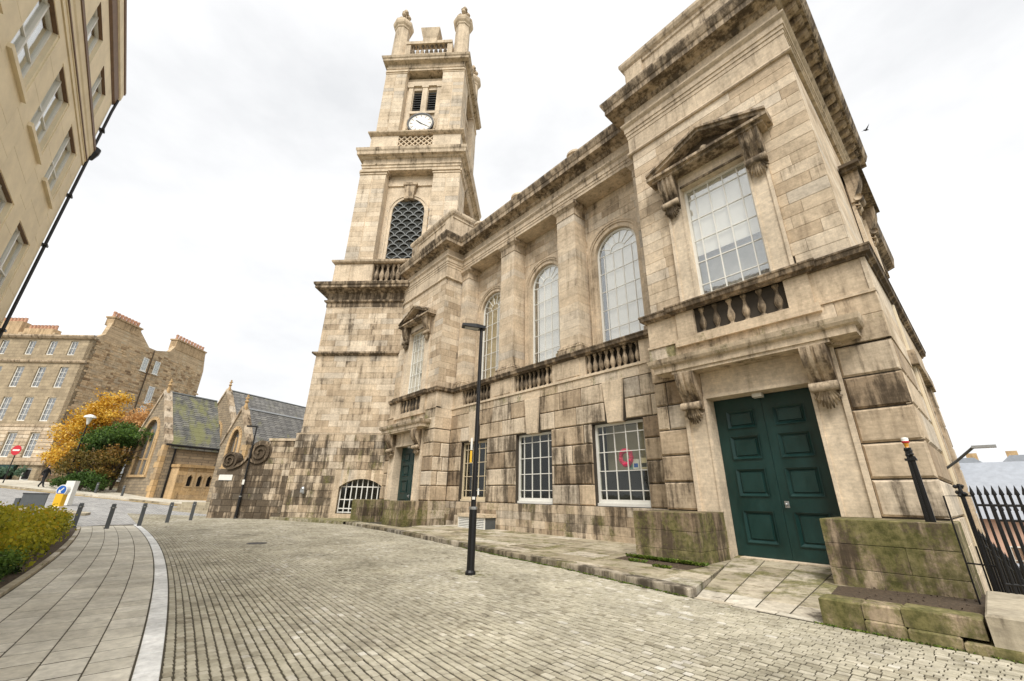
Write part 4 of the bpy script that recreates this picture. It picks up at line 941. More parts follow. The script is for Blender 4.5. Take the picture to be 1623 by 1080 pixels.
# fish-scale louvres
gs = G(); n = 10
for i in range(n):
    t0_, t1_ = pi * i / n, pi * (i + 1) / n
    a = [(0.40 * cos(t0_), 0.42 * sin(t0_)), (0.40 * cos(t1_), 0.42 * sin(t1_)), (0.47 * cos(t1_), 0.50 * sin(t1_)), (0.47 * cos(t0_), 0.50 * sin(t0_))]
    gs.add([(x, -0.32 if j < 2 else -0.32, z) for j, (x, z) in enumerate(a)] + [(x, 0.10, z + 0.10) for x, z in a], [(0, 1, 2, 3), (4, 5, 6, 7), (0, 1, 5, 4), (2, 3, 7, 6)], (0.3, 0, 0))
gs.add([(-0.40, 0.02, 0.0), (0.40, 0.02, 0.0), (0.30, -0.22, 0.24), (-0.30, -0.22, 0.24)], [(0, 1, 2, 3)])
SCALE = data('louvre_scale', gs, M_LEAD)
for k in (0, 1):
    F = TF[k].off(0, w2 - rec2 - 0.25); g = G(); g.box(F, -1.42, 1.42, -0.45, -0.4, 19.1, 26.2); lv = mk('belfry_louvre', g, M_DARK, tw)
    ang = math.atan2(F.r.y, F.r.x)
    for j in range(16):
        z = 19.2 + j * 0.42
        for i in range(-2, 3):
            x = i * 0.94 + (0.47 if j % 2 else 0)
            lim = 1.42 if z < 24.4 else math.sqrt(max(0, 1.42 ** 2 - (z + 0.3 - 24.6) ** 2))
            if abs(x) < lim + 0.18 and z < 25.75: share('louvre_scale', SCALE, lv, F(x, 0, z), ang)
    Fk = TF[k].off(0, w2 - rec2); q = G(); q.cur = (0.3, 0.05, 0.6)
    q.prism(Fk, [(-0.38, 25.85), (0.38, 25.85), (0.50, 27.25), (-0.50, 27.25)], -0.1, 0.38); q.box(Fk, -0.62, 0.62, -0.1, 0.46, 27.25, 27.5); q.box(Fk, -0.42, 0.42, 0.0, 0.45, 25.75, 25.98); mk('keystone', q, M_ST, tw)
g = G(); g.cur = (0.55, 0.1, 0.25)
for k in range(4):
    F = TF[k]
    for sg in (-1, 1):
        g.box(F, *sorted((sg * (in2 - 0.08), sg * (w2 + 0.0))), w2 - 0.6, w2 + 0.07, 28.1, 28.22); g.box(F, *sorted((sg * (in2 - 0.14), sg * (w2 + 0.0))), w2 - 0.6, w2 + 0.13, 28.34, 28.6); g.box(F, *sorted((sg * in2, sg * w2)), w2 - 0.6, w2 + 0.02, 28.22, 28.34)
tsweep(g, w2, [(-1.4, 28.6), (-0.06, 28.6), (-0.06, 28.85), (0.0, 28.87), (0.0, 29.1), (0.08, 29.16), (0.08, 29.24), (-0.04, 29.28), (-0.04, 29.85), (0.1, 29.9), (0.18, 30.0), (0.44, 30.06), (0.46, 30.35), (0.54, 30.5), (0.57, 30.74), (-1.2, 30.9)], (0.6, 0.15, 0.45))
mk('belfry_entablature', g, M_ST, tw)
# second parapet with lattice
g = G(); g.cur = (0.75, 0.05, 0.12); w3p = 4.22
for k in range(4):
    F = TF[k].off(0, w3p); g.box(F, -w3p + (0.02 if k % 2 else 0), -1.62, -0.5, 0, 30.8, 32.92); g.box(F, 1.62, w3p - (0.02 if k % 2 else 0), -0.5, 0, 30.8, 32.92); g.box(F, -1.63, 1.63, -0.6, -0.5, 30.8, 33, (0.1, 0.1, 0.7)); g.box(F, -1.62, 1.62, -0.4, -0.06, 30.8, 31.1); 
tsweep(g, w3p, [(-0.7, 32.9), (0.06, 32.9), (0.18, 33.0), (0.28, 33.1), (0.29, 33.24), (0.0, 33.3), (-0.7, 33.35)], (0.4, 0.5, 0.4)); mk('clock_parapet', g, M_ST, tw)
for k in (0, 1):
    F = TF[k].off(0, w3p); q = G(); q.cur = (0.6, 0.02, 0.1)
    for i in range(-5, 6):
        for sg in (-1, 1):
            x0 = i * 0.54; x1 = x0 + sg * 1.75; z0, z1 = 31.1, 32.9
            lo_, hi_ = -1.62, 1.62; pts = []
            for x, z in ((x0, z0), (x1, z1)): pts.append((x, z))
            t_a = max(0, min(1, (((lo_ if sg > 0 else hi_) - x0) / (x1 - x0)))); t_b = max(0, min(1, (((hi_ if sg > 0 else lo_) - x0) / (x1 - x0))))
            if t_b - t_a < 0.06: continue
            xa, za, xb, zb = x0 + (x1 - x0) * t_a, z0 + (z1 - z0) * t_a, x0 + (x1 - x0) * t_b, z0 + (z1 - z0) * t_b
            q.prism(F, [(xa, za - 0.07), (xb, zb - 0.07), (xb, zb + 0.07), (xa, za + 0.07)], -0.22 + 0.01 * sg, -0.06 + 0.01 * sg)
    mk('lattice', q, M_ST, tw)
# clock stage
w4, in4, rec4 = 4.0, 1.85, 0.75
g = stage(33.2, 41.5, w4, in4, rec4, 0, 'clock', (0.75, 0.02, 0.08))
for k in range(4):
    F = TF[k].off(0, w4 - rec4)
    for r in subtract([(-in4, in4, 33.2, 41.6)], [(-1.18, -0.30, 37.0, 40.0), (0.30, 1.18, 37.0, 40.0)]): g.box(F, r[0], r[1], -0.6, 0, r[2], r[3])
    g.box(F, -0.26, 0.26, 0, 0.14, 36.9, 40.2); g.box(F, -0.34, 0.34, 0, 0.2, 40.2, 40.42)
    for sg in (-1, 1): g.box(F, *sorted((sg * 1.24, sg * 1.66)), 0, 0.16, 33.3, 40.2); g.box(F, *sorted((sg * 1.18, sg * 1.8)), 0, 0.24, 40.2, 40.42)
    g.box(F, -in4, in4, 0, 0.2, 40.42, 41.0); g.box(F, -1.3, 1.3, 0, 0.2, 36.6, 36.9)
mk('clock_stage', g, M_ST, tw); tower_courses(w4, in4, 33.3, 41.4, 17)
for k in (0, 1):
    F = TF[k].off(0, w4 - rec4); lv = mk('louvre', G().box(F, -1.25, 1.25, -0.7, -0.62, 36.9, 40.1), M_DARK, tw)
    q = G()
    for x0, x1 in ((-1.18, -0.30), (0.30, 1.18)):
        for j in range(9): z = 37.1 + j * 0.32; q.add([F(x0, -0.10, z), F(x1, -0.10, z), F(x1, -0.42, z + 0.26), F(x0, -0.42, z + 0.26), F(x0, -0.10, z + 0.03), F(x1, -0.10, z + 0.03)], [(0, 1, 2, 3), (0, 1, 5, 4)])
    mk('slats', q, M_GREY, lv)
# clock
F = TF[0].off(0, w4 - rec4); zc = 35.2; R0 = 1.14
ck = part('clock', CH); q = G(); q.cur = (0.4, 0, 0)
o_, i_ = arc(0, zc, R0 + 0.16, 0, 2 * pi, 32), arc(0, zc, R0, 0, 2 * pi, 32)
for j in range(32): q.prism(F, [o_[j], o_[j + 1], i_[j + 1], i_[j]], 0, 0.34)
mk('clock_ring', q, M_IRON, ck); q = G(); q.prism(F, arc(0, zc, R0 + 0.01, 0, 2 * pi, 32)[:-1], 0.1, 0.27); mk('clock_face', q, M_WHITE, ck)
q = G()
for h in range(60):
    t = 2 * pi * h / 60; long = h % 5 == 0; r0, r1, e = (0.78, 1.04, 0.035) if long else (0.98, 1.04, 0.012)
    q.prism(F, [(r * sin(t) + s_ * cos(t), zc + r * cos(t) - s_ * sin(t)) for r, s_ in ((r0, -e), (r0, e), (r1, e), (r1, -e))], 0.27, 0.278)
mk('clock_numerals', q, M_BROWN, ck)
def hand(t, ln, wd, nm):
    q = G(); q.prism(F, [(r * sin(t) + s_ * cos(t), zc + r * cos(t) - s_ * sin(t)) for r, s_ in ((-0.2, -wd), (-0.2, wd), (ln * 0.6, wd), (ln, 0.0), (ln * 0.6, -wd))], 0.285, 0.30); mk(nm, q, M_IRON, ck)
hand(2 * pi * (10.33 / 12), 0.68, 0.06, 'hour_hand'); hand(2 * pi * (20 / 60), 0.98, 0.035, 'minute_hand')
for sg in (-1, 1):
    q = G(); q.cur = (0.6, 0.05, 0.3); q.tube([F(sg * 1.34 + sg * 0.12 * cos(t), 0.12, zc + 0.62 * sin(t)) for t in lin(-pi / 2, pi / 2, 8)], 0.12, 6); mk('clock_scroll', q, M_ST, ck)
g = G(); g.cur = (0.6, 0.08, 0.2)
for k in range(4):
    F = TF[k]
    for sg in (-1, 1): g.box(F, *sorted((sg * (in4 - 0.06), sg * w4)), w4 - 0.6, w4 + 0.05, 41.5, 41.6); g.box(F, *sorted((sg * (in4 - 0.1), sg * w4)), w4 - 0.6, w4 + 0.10, 41.72, 41.95); g.box(F, *sorted((sg * in4, sg * w4)), w4 - 0.6, w4 + 0.01, 41.6, 41.72)
tsweep(g, w4, [(-1.2, 41.95), (-0.05, 41.95), (-0.05, 42.2), (0.0, 42.22), (0.06, 42.4), (-0.03, 42.46), (-0.03, 42.85), (0.1, 42.9), (0.40, 42.98), (0.42, 43.2), (0.5, 43.3), (0.56, 43.52), (-1.5, 43.7)], (0.5, 0.15, 0.48))
g.box(TF[0], -3.2, 3.2, -3.2, 3.2, 43.3, 43.75); mk('crown_entablature', g, M_ST, tw)
# crown: octagonal turrets with finials, balustrades and a block between
for sa, sb in ((-1, 1), (1, 1), (1, -1), (-1, -1)):
    c = TF[0](sa * 3.32, sb * 3.32, 43.5); tr = G(); tr.cur = (0.6, 0.1, 0.3)
    tr.lathe(c, [(0.92, 0), (0.92, 0.5), (0.80, 0.6), (0.76, 5.3), (0.84, 5.36), (0.86, 5.55), (1.02, 5.75), (1.10, 6.0), (1.10, 6.3), (0.92, 6.42), (0.5, 6.72), (0.30, 6.8)], 8, rot=pi / 8)
    tu = mk('turret', tr, M_ST, CH); q = G(); q.cur = (0.4, 0.2, 0.45)
    q.lathe((c.x, c.y, c.z + 6.75), [(0.30, 0), (0.22, 0.2), (0.20, 0.9), (0.26, 1.05), (0.18, 1.2), (0.14, 1.6), (0.24, 1.95), (0.26, 2.15), (0.14, 2.4), (0.02, 2.5)], 8)
    for j in range(4):
        t = j * pi / 2 + pi / 4; q.ball((c.x + 0.42 * cos(t), c.y + 0.42 * sin(t), c.z + 7.75), 0.26, 8); q.ball((c.x + 0.24 * cos(t + pi / 4), c.y + 0.24 * sin(t + pi / 4), c.z + 8.5), 0.2, 8)
    mk('finial', q, M_ST, tu, smooth=True)
g = G(); g.cur = (0.6, 0.15, 0.3)
for k in range(4):
    F = TF[k]; g.box(F, -2.5, 2.5, 3.3, 3.95, 43.5, 44.5); g.box(F, -2.45, 2.45, 3.3, 3.98, 46.0, 46.4); g.box(F, -2.5, -1.95, 3.32, 3.9, 44.5, 46.0); g.box(F, 1.95, 2.5, 3.32, 3.9, 44.5, 46.0)
cb = mk('crown_balustrade', g, M_ST, tw)
for k in (0, 1): balusters(cb, TF[k], -1.95, 1.95, 8, 3.65, 44.5, 1.98)
q = G(); q.cur = (0.55, 0.2, 0.3); q.box(TF[0], -0.75, 0.75, 3.2, 3.9, 46.38, 48.0); q.sweep([(TF[0](a, b, 0).x, TF[0](a, b, 0).y) for a, b in ((-0.75, 3.9), (0.75, 3.9), (0.75, 3.2), (-0.75, 3.2))], [(0, 46.9), (0.08, 47.2), (0.2, 47.8), (0.28, 48.2), (-0.4, 48.3)], True); mk('crown_block', q, M_ST, tw)
finish_stones(CH, 298)

# ================================================================== RETAINING WALL WITH SCROLL
random.seed(44)
F = TF[0].off(0, 5.02); base = F(-7.6, 0, 0)
RW = thing('retaining_wall', base, 'blackened stone wall with carved double scroll on top, left of the tower', 'wall')
g = G(); g.cur = (0.3, 0.4, 0.5); g.box(F, -10.05, -5.1, -0.8, 0, -0.5, 3.0); g.box(F, -6.95, -5.1, -0.8, 0, 3.0, 4.86)
wc = mk('wall_core', g, M_MORT, RW)
ashlar(RW, wc, F, -10.08, -5.1, 0.0, 2.62, 0.4, 0.5, 1.1, b=0.04, moss=0.36, soot=0.98, jag=0.008, gap=0.014, ch=0.012)
ashlar(RW, wc, F, -6.98, -5.1, 3.0, 4.86, 0.40, 0.5, 1.1, b=0.04, moss=0.5, soot=0.66, gap=0.014, ch=0.012)
ashlar(RW, wc, F, -10.12, -6.98, 2.62, 3.02, 0.40, 0.7, 1.2, b=0.05, moss=0.35, soot=0.95)
ashlar(RW, wc, F, -6.98, -5.1, 2.62, 3.0, 0.40, 0.7, 1.2, b=0.04, moss=0.4, soot=0.75)
mk('coping', G().box(F, -7.0, -5.1, -0.85, 0.1, 4.86, 5.02, (0.5, 0.6, 0.4)), M_ST, RW)
def spiral(cx, cz, r0, turns, sgn, ph):
    pts = []
    for i in range(int(turns * 20) + 1):
        t = i / 20 * 2 * pi; r = r0 * (1 - i / (turns * 20) * 0.86); pts.append((cx + r * cos(ph + sgn * t), cz + r * sin(ph + sgn * t)))
    return pts
def ribbon(g, pts, wd, b0, b1, at):
    n = len(pts)
    for i in range(n - 1):
        (x0, z0), (x1, z1) = pts[i], pts[i + 1]; d = math.hypot(x1 - x0, z1 - z0) or 1; nx, nz = -(z1 - z0) / d * wd / 2, (x1 - x0) / d * wd / 2
        g.prism(F, [(x0 + nx, z0 + nz), (x1 + nx, z1 + nz), (x1 - nx, z1 - nz), (x0 - nx, z0 - nz)], b0, b1, at)
sc = G(); at = (0.2, 0.25, 1.0)
sc.prism(F, arc(-7.43, 4.1, 0.78, 0, 2 * pi, 24)[:-1], -0.5, 0.06, at); sc.prism(F, arc(-9.42, 3.56, 0.55, 0, 2 * pi, 20)[:-1], -0.5, 0.06, at)
sc.prism(F, [(-9.42, 3.02), (-6.98, 3.02), (-6.98, 3.6), (-7.6, 3.5), (-8.4, 3.55), (-9.0, 3.3)], -0.5, 0.05, at)
ribbon(sc, spiral(-7.43, 4.1, 0.78, 2.2, 1, pi * 0.9), 0.11, -0.3, 0.16, at); ribbon(sc, spiral(-9.42, 3.56, 0.55, 2.0, 1, -pi * 0.5), 0.09, -0.3, 0.16, at)
ribbon(sc, [(-9.42, 3.02), (-9.0, 3.08), (-8.6, 3.28), (-8.3, 3.6), (-8.15, 3.95), (-8.17, 4.3)], 0.13, -0.3, 0.17, at)
mk('scroll', sc, M_ST, RW)
finish_stones(RW, 295)
sg_ = mk('wall_sign', G().box(F, -9.86, -8.95, 0.06, 0.085, 2.30, 2.64), M_WHITE, None, label='small white rectangular notice fixed to the dark stone retaining wall', cat='sign', loc=F(-9.4, 0.06, 2.3))
q = G(); q.box(TF[0], -3.95, -3.82, 5.16, 5.22, 1.55, 1.9); q.box(TF[0], -4.0, -3.76, 5.22, 5.42, 1.62, 1.86); q.lathe(TF[0](-3.88, 5.34, 1.86), [(0.13, 0), (0.1, 0.08), (0.02, 0.14)], 8)
mk('wall_light', q, M_STEEL, None, label='small metal lantern fixed low on the tower base beside the retaining wall', cat='lamp', loc=TF[0](-3.88, 5.2, 1.5))

# ================================================================== STREET FURNITURE
def lamp_post(p, h, label, arm, r=0.075):
    p = Vector(p); t = thing('street_lamp', p, label, 'street lamp', None)
    g = G(); g.tube([p, p + Vector((0, 0, 1.35)), p + Vector((0, 0, 1.36)), p + Vector((0, 0, h))], [r * 1.15, r * 1.15, r * 0.78, r * 0.55], 12); mk('post', g, M_IRON, t, smooth=False)
    mk('base_collar', G().lathe(p, [(r * 1.5, 0), (r * 1.5, 0.05), (r * 1.15, 0.09)], 12), M_IRON, t)
    mk('door_band', G().lathe(p + Vector((0, 0, 1.30)), [(r * 1.2, 0), (r * 1.22, 0.03), (r * 1.2, 0.06)], 12), M_STEEL, t)
    return t
arm = -RTH * 0.9 - FWH * 0.2; arm.normalize()
LP = Vector((-8.05, 6.02, 0.01))
t = lamp_post(LP, 5.72, 'tall black lamp post standing on the block paving in front of the church', arm)
top = LP + Vector((0, 0, 5.72)); hd = G(); side = Vector((-arm.y, arm.x, 0))
vs = []
for d, wd, z0, z1 in ((-0.10, 0.10, 0.0, 0.07), (0.15, 0.13, 0.0, 0.10), (0.52, 0.12, 0.03, 0.09)):
    for sx in (-1, 1): vs += [top + arm * d + side * (wd * sx) + Vector((0, 0, z0 + 0.0)), top + arm * d + side * (wd * sx) + Vector((0, 0, z1))]
hd.add(vs, [(0, 1, 5, 4), (2, 3, 7, 6), (4, 5, 9, 8), (6, 7, 11, 10), (1, 3, 7, 5), (5, 7, 11, 9), (0, 2, 6, 4), (4, 6, 10, 8), (0, 1, 3, 2), (8, 9, 11, 10)])
lh = mk('lamp_head', hd, M_IRON, t)
mk('lens', G().add([top + arm * d + side * s_ + Vector((0, 0, -0.004 + (0.015 if d > 0.3 else 0))) for d, s_ in ((0.08, -0.08), (0.44, -0.08), (0.44, 0.08), (0.08, 0.08))], [(0, 1, 2, 3)]), M_STEEL, lh)
vd = (CAM - LP); vd.z = 0; vd.normalize(); vr = Vector((-vd.y, vd.x, 0)); FL = Fr((LP.x, LP.y), vr)
if FL.n.dot(vd) < 0: FL = Fr((LP.x, LP.y), -vr)
mk('bracket_sign', G().box(FL, -0.135, -0.085, -0.01, 0.01, 2.33, 2.60), M_YEL, t); mk('bracket_plate', G().box(FL, -0.13, -0.085, -0.01, 0.01, 2.62, 2.90), M_WHITE, t)
mk('sticker', G().box(FL, -0.035, 0.03, 0.085, 0.09, 1.52, 1.58), M_WHITE, t); mk('side_plate', G().box(FL, 0.08, 0.115, -0.01, 0.01, 1.62, 1.76), M_WHITE, t)
L2 = Vector((-32.6, 5.7, terr(-32.6, 5.7))); t = lamp_post(L2, 5.75, 'slim dark lamp post beside the scrolled retaining wall', arm, 0.075)
g = G(); p = L2 + Vector((0, 0, 5.75)); g.box(Fr((p.x, p.y), (arm.x, arm.y)), -0.05, 0.6, -0.12, 0.12, p.z - 0.02, p.z + 0.07); mk('lamp_head', g, M_IRON, t)
mk('plate', G().box(Fr((L2.x, L2.y), -vr if FL.r.dot(vr) < 0 else vr), -0.07, 0.07, 0.07, 0.09, 2.05, 2.35), M_WHITE, t)
L3 = CF(38.6, -39.5); L3.z = terr(L3.x, L3.y) + 0.1
t = thing('street_lamp', L3, 'dark lamp post with pale lantern head in front of the yellow tree', 'street lamp')
mk('post', G().tube([L3, L3 + Vector((0, 0, 1.0)), L3 + Vector((0, 0, 5.6))], [0.09, 0.08, 0.05], 8), M_IRON, t)
mk('lantern', G().lathe(L3 + Vector((0, 0, 5.6)), [(0.08, 0), (0.22, 0.55), (0.46, 0.62), (0.40, 0.78), (0.12, 0.92)], 12), M_WHITE, t)

def bollard(p, h, label, r=0.11, name='bollard'):
    p = Vector(p); p.z = terr(p.x, p.y); t = thing(name, p, label, 'bollard', 'bollards along the plaza edge')
    g = G(); g.tube([p, p + Vector((0, 0, h * 0.96)), p + Vector((0, 0, h))], [r, r, r * 0.8], 4 if r > 0.1 else 10); mk('shaft', g, M_GREY, t)
    mk('cap_band', G().lathe(p + Vector((0, 0, h * 0.82)), [(r * 1.02, 0), (r * 1.03, 0.02), (r * 1.02, 0.05)], 4 if r > 0.1 else 10, rot=pi / 4 * 0), M_STEEL, t)
labs = ['grey bollard behind the yellow-green shrub, leftmost in the row', 'grey bollard at the end of the slab footpath', 'grey bollard at the far end of the pale kerb', 'grey bollard second from the retaining wall', 'grey bollard nearest the steps by the retaining wall']
for (x, y), lb in zip([(-27.6, -1.25), (-26.2, -0.15), (-27.6, 0.95), (-29.8, 2.12), (-31.6, 3.3)], labs): bollard((x, y, 0), 1.02, lb)
for D, r, lb in ((37.0, -35.0, 'short black bollard beside the low hedge across the street'), (36.9, -32.6, 'short black bollard at the corner of the pointed-window hall')):
    p = CF(D, r); bollard(p, 0.95, lb, 0.09)
# traffic island with keep-left bollard, box bollard and board
ip = CF(24.3, -25.0); iz = terr(ip.x, ip.y); FI = Fr((ip.x, ip.y), (RTH.x, RTH.y))
g = G(); pl = [(-1.9, -0.5), (1.6, -0.5), (1.9, 0.0), (1.6, 0.6), (-1.9, 0.6), (-2.2, 0.0)]
vs = [FI(a, -b, terr(FI(a, -b, 0).x, FI(a, -b, 0).y) + z) for z in (0, 0.12) for a, b in pl]
g.add(vs, [tuple(range(6)), tuple(range(6, 12))] + [(i, (i + 1) % 6, (i + 1) % 6 + 6, i + 6) for i in range(6)], (0.5, 0.5, 0.2)); mk('traffic_island', g, M_FLAG, kind='structure')
t = thing('keep_left_bollard', ip, 'yellow traffic bollard with blue round arrow sign on the island', 'bollard')
g = G(); g.box(FI, 0.0, 0.42, -0.12, 0.12, iz + 0.1, iz + 0.95); mk('body', g, M_YEL, t); mk('base', G().box(FI, -0.06, 0.48, -0.18, 0.18, iz + 0.05, iz + 0.30), M_WHITE, t)
mk('head', G().prism(FI, arc(0.21, iz + 1.12, 0.30, 0, 2 * pi, 20)[:-1], -0.1, 0.1), M_WHITE, t); mk('sign_disc', G().prism(FI, arc(0.21, iz + 1.12, 0.25, 0, 2 * pi, 20)[:-1], 0.1, 0.115), M_BLUE, t)
zc_ = iz + 1.12; mk('arrow', G().prism(FI, [(0.30, zc_ + 0.15), (0.34, zc_ + 0.10), (0.19, zc_ - 0.05), (0.25, zc_ - 0.12), (0.06, zc_ - 0.14), (0.09, zc_ + 0.05), (0.14, zc_ - 0.01)], 0.115, 0.122), M_WHITE, t)
p2 = CF(27.9, -28.0); z2 = terr(p2.x, p2.y); F2 = Fr((p2.x, p2.y), (RTH.x, RTH.y))
t = thing('box_bollard', p2, 'pale pinkish-white box bollard behind the blue arrow bollard', 'bollard'); mk('body', G().box(F2, -0.3, 0.25, -0.15, 0.15, z2, z2 + 1.45), M_WHITE, t); mk('side_panel', G().box(F2, -0.38, -0.30, -0.13, 0.13, z2 + 0.1, z2 + 1.3), M_IRON, t)
p3 = CF(22.9, -24.6); z3 = terr(p3.x, p3.y); F3 = Fr((p3.x, p3.y), (RTH.x, RTH.y))
t = thing('low_sign', p3, 'back of a low grey sign board on two posts behind the shrub', 'sign'); mk('board', G().box(F3, -0.75, 0.55, -0.02, 0.02, z3 + 0.30, z3 + 0.95), M_GREY, t)
for a in (-1.0, -0.1): mk('leg', G().box(F3, a - 0.12, a + 0.12, -0.10, -0.03, z3 - 0.1, z3 + (0.75 if a < -0.5 else 0.9)), M_GREY, t)
for nm in ('frame_rail',):
    mk(nm, G().box(F3, -0.78, 0.58, -0.03, 0.03, z3 + 0.95, z3 + 1.0), M_IRON, t)
# no entry sign
p4 = CF(37.2, -43.4); z4 = terr(p4.x, p4.y) + 0.1; F4 = Fr((p4.x, p4.y), (RTH.x, RTH.y))
t = thing('no_entry_sign', p4, 'round red no entry sign with white bar outside the tenement', 'sign'); mk('pole', G().tube([F4(0, -0.05, z4), F4(0, -0.05, z4 + 3.0)], 0.04, 8), M_IRON, t)
mk('disc', G().prism(F4, arc(0, z4 + 2.75, 0.42, 0, 2 * pi, 24)[:-1], 0, 0.02), M_RED, t); mk('bar', G().box(F4, -0.30, 0.30, 0.02, 0.028, z4 + 2.68, z4 + 2.82), M_WHITE, t)
# louvred vent box on the pavement
FV = Fr((-17.0, 12.62), (1, 0)); t = thing('vent_box', (-17.0, 12.9, 0.15), 'low stone-capped vent with white louvres against the church wall', 'vent')
mk('cap_stone', G().slab(Fr((0, 0), (1, 0)), 0, 0, 0, 0, 0, 0, 0) if False else G().box(FV, -1.12, 1.12, -0.64, 0.06, 0.66, 0.80, (0.55, 0.55, 0.3)), M_ST, t)
mk('body', G().box(FV, -1.05, 1.05, -0.62, -0.03, 0.1, 0.66), M_GREY, t)
for x0, x1 in ((-1.04, -0.02), (0.02, 1.04)):
    g = G(); g.box(FV, x0, x0 + 0.05, -0.03, 0.02, 0.14, 0.655); g.box(FV, x1 - 0.05, x1, -0.03, 0.02, 0.14, 0.655); g.box(FV, x0 + 0.05, x1 - 0.05, -0.03, 0.02, 0.14, 0.18); g.box(FV, x0 + 0.05, x1 - 0.05, -0.03, 0.02, 0.62, 0.655); lf = mk('louvre_frame', g, M_WHITE, t)
    for j in range(6):
        z = 0.19 + j * 0.072; mk('slat', G().add([FV(x0 + 0.05, 0.015, z), FV(x1 - 0.05, 0.015, z), FV(x1 - 0.05, -0.028, z + 0.055), FV(x0 + 0.05, -0.028, z + 0.055), FV(x0 + 0.05, 0.015, z + 0.008), FV(x1 - 0.05, 0.015, z + 0.008)], [(0, 1, 2, 3), (0, 1, 5, 4)]), M_WHITE, lf)
# manhole cover
g = G(); g.lathe((-16.8, 3.72, 0.015), [(0.30, 0), (0.30, 0.008), (0.27, 0.010)], 20); mk('manhole_cover', g, M_IRON, None, label='small dark round manhole cover in the block paving', cat='manhole cover', loc=(-16.8, 3.72, 0.015))

# things seen inside the near ground floor window
def inwin(name, g, mat, label, cat, loc, group=None): return mk(name, g, mat, None, label=label, cat=cat, loc=loc, group=group)
x = WIN_X[2]; yw = YC + 0.30
g = G()
for i in range(26):
    t_ = 2 * pi * i / 26; c = (x + 0.12 + 0.23 * cos(t_), yw + U(-0.02, 0.02), 3.02 + 0.25 * sin(t_)); g.ball(c, U(0.075, 0.11), 6)
inwin('wreath', g, M_PINK, 'round crimson wreath hanging in the ground floor window', 'wreath', (x + 0.12, yw, 3.02))
mk('desk_screen', G().box(FC, x - 1.1, x + 1.1, -0.50, -0.46, 1.4, 2.60), M_DARK, None, label='dark low screen across the lower half of the wreath window', cat='screen', loc=(x, YC + 0.6, 1.4))
for i, (a0, a1, z1, m_, lb) in enumerate(((0.36, 0.62, 2.95, M_WHITE, 'tall white carton with blue print beside the wreath'), (0.66, 1.02, 2.98, M_CREAM, 'cream carton on the window ledge right of the wreath'), (0.18, 0.34, 2.78, M_COPPER, 'small teal carton under the wreath'))):
    o = thing('carton', (x + a0, yw, 2.6), lb, 'box'); mk('box', G().box(FC, x + a0, x + a1, -0.46, -0.34, 2.605, z1), m_, o); mk('label', G().box(FC, x + a0 + 0.05, x + a1 - 0.05, -0.34, -0.335, 2.66, 2.80), M_BLUE if i == 0 else M_GREY, o)

# iron standard with a pint on it, railings and gate at the right
IP = Vector((-0.95, 10.95, 1.29)); FI2 = Fr((IP.x, IP.y), (1, 0)); t = thing('iron_standard', IP, 'stub of an old black iron standard on the right plinth block', 'post')
g = G(); g.prism(FI2, [(-0.07, 1.29), (0.07, 1.29), (0.055, 2.35), (-0.055, 2.35)], -0.04, 0.04); mk('shaft', g, M_IRON, t)
for a in (-0.045, 0.015): mk('rib', G().box(FI2, a, a + 0.03, 0.04, 0.06, 1.3, 2.33), M_IRON, t)
mk('collar', G().box(FI2, -0.085, 0.085, -0.06, 0.07, 2.35, 2.39), M_IRON, t); g = G()
for i in range(14): g.ball(FI2(U(-0.055, 0.055), U(-0.03, 0.05), U(2.40, 2.57)), U(0.02, 0.035), 6)
g.box(FI2, -0.05, 0.05, -0.04, 0.04, 2.39, 2.585); mk('leaf_head', g, M_IRON, t)
BG = IP + Vector((0, 0, 1.30)); t = thing('beer_glass', BG, 'glass of amber beer with white froth balanced on the iron standard', 'glass'); mk('beer', G().lathe(BG, [(0.03, 0), (0.035, 0.04), (0.05, 0.12)], 12), M_BEER, t, smooth=True); mk('froth', G().lathe(BG + Vector((0, 0, 0.12)), [(0.05, 0), (0.056, 0.03), (0.05, 0.06), (0.02, 0.07)], 12), M_WHITE, t, smooth=True); mk('rim', G().lathe(BG + Vector((0, 0, 0.085)), [(0.052, 0), (0.058, 0.02), (0.056, 0.035)], 12), M_RED, t)
# low mossy wall
LW = thing('low_wall', (-1.3, 7.9, 0), 'low mossy stone wall in front of the right plinth block', 'wall')
def wall_stone(x0, x1, y0, y1, z0, z1, at, owner): put(LW, owner, quadslab([(x0 + .004, y0), (x1 - .004, y0), (x1 - .004, y1), (x0 + .004, y1)], z0 + .003, z1 - .003, at, 0.02), M_ST)
wp = part('wall_stones', LW); mo = lambda: (U(0.1, 0.4), U(0.9, 1.05), U(0.6, 0.8))
wall_stone(-2.1, -1.62, 7.72, 8.12, -0.1, 0.34, mo(), wp); wall_stone(-1.62, -1.22, 7.73, 8.1, 0.16, 0.35, mo(), wp); wall_stone(-1.62, -1.2, 7.71, 8.1, -0.1, 0.16, mo(), wp)
wall_stone(-1.22, -0.50, 7.72, 8.1, 0.15, 0.37, mo(), wp); wall_stone(-1.2, -0.72, 7.69, 8.1, -0.1, 0.15, mo(), wp); wall_stone(-0.72, 0.9, 7.66, 8.1, -0.1, 0.12, mo(), wp)
finish_stones(LW)
PS = thing('landing_slab', (0.4, 8.7, 0), 'broad pale stone landing slab at the foot of the railings', 'slab'); mk('slab', quadslab([(-0.47, 7.68), (2.2, 7.6), (2.2, 9.9), (-0.5, 9.75)], 0.1, 0.43, (0.55, 0.42, 0.15), 0.02), M_FLAG, PS); mk('lower_course', quadslab([(-0.46, 7.74), (2.2, 7.66), (2.2, 9.8), (-0.46, 9.7)], -0.1, 0.098, (0.3, 0.8, 0.3), 0.02), M_FLAG, PS)
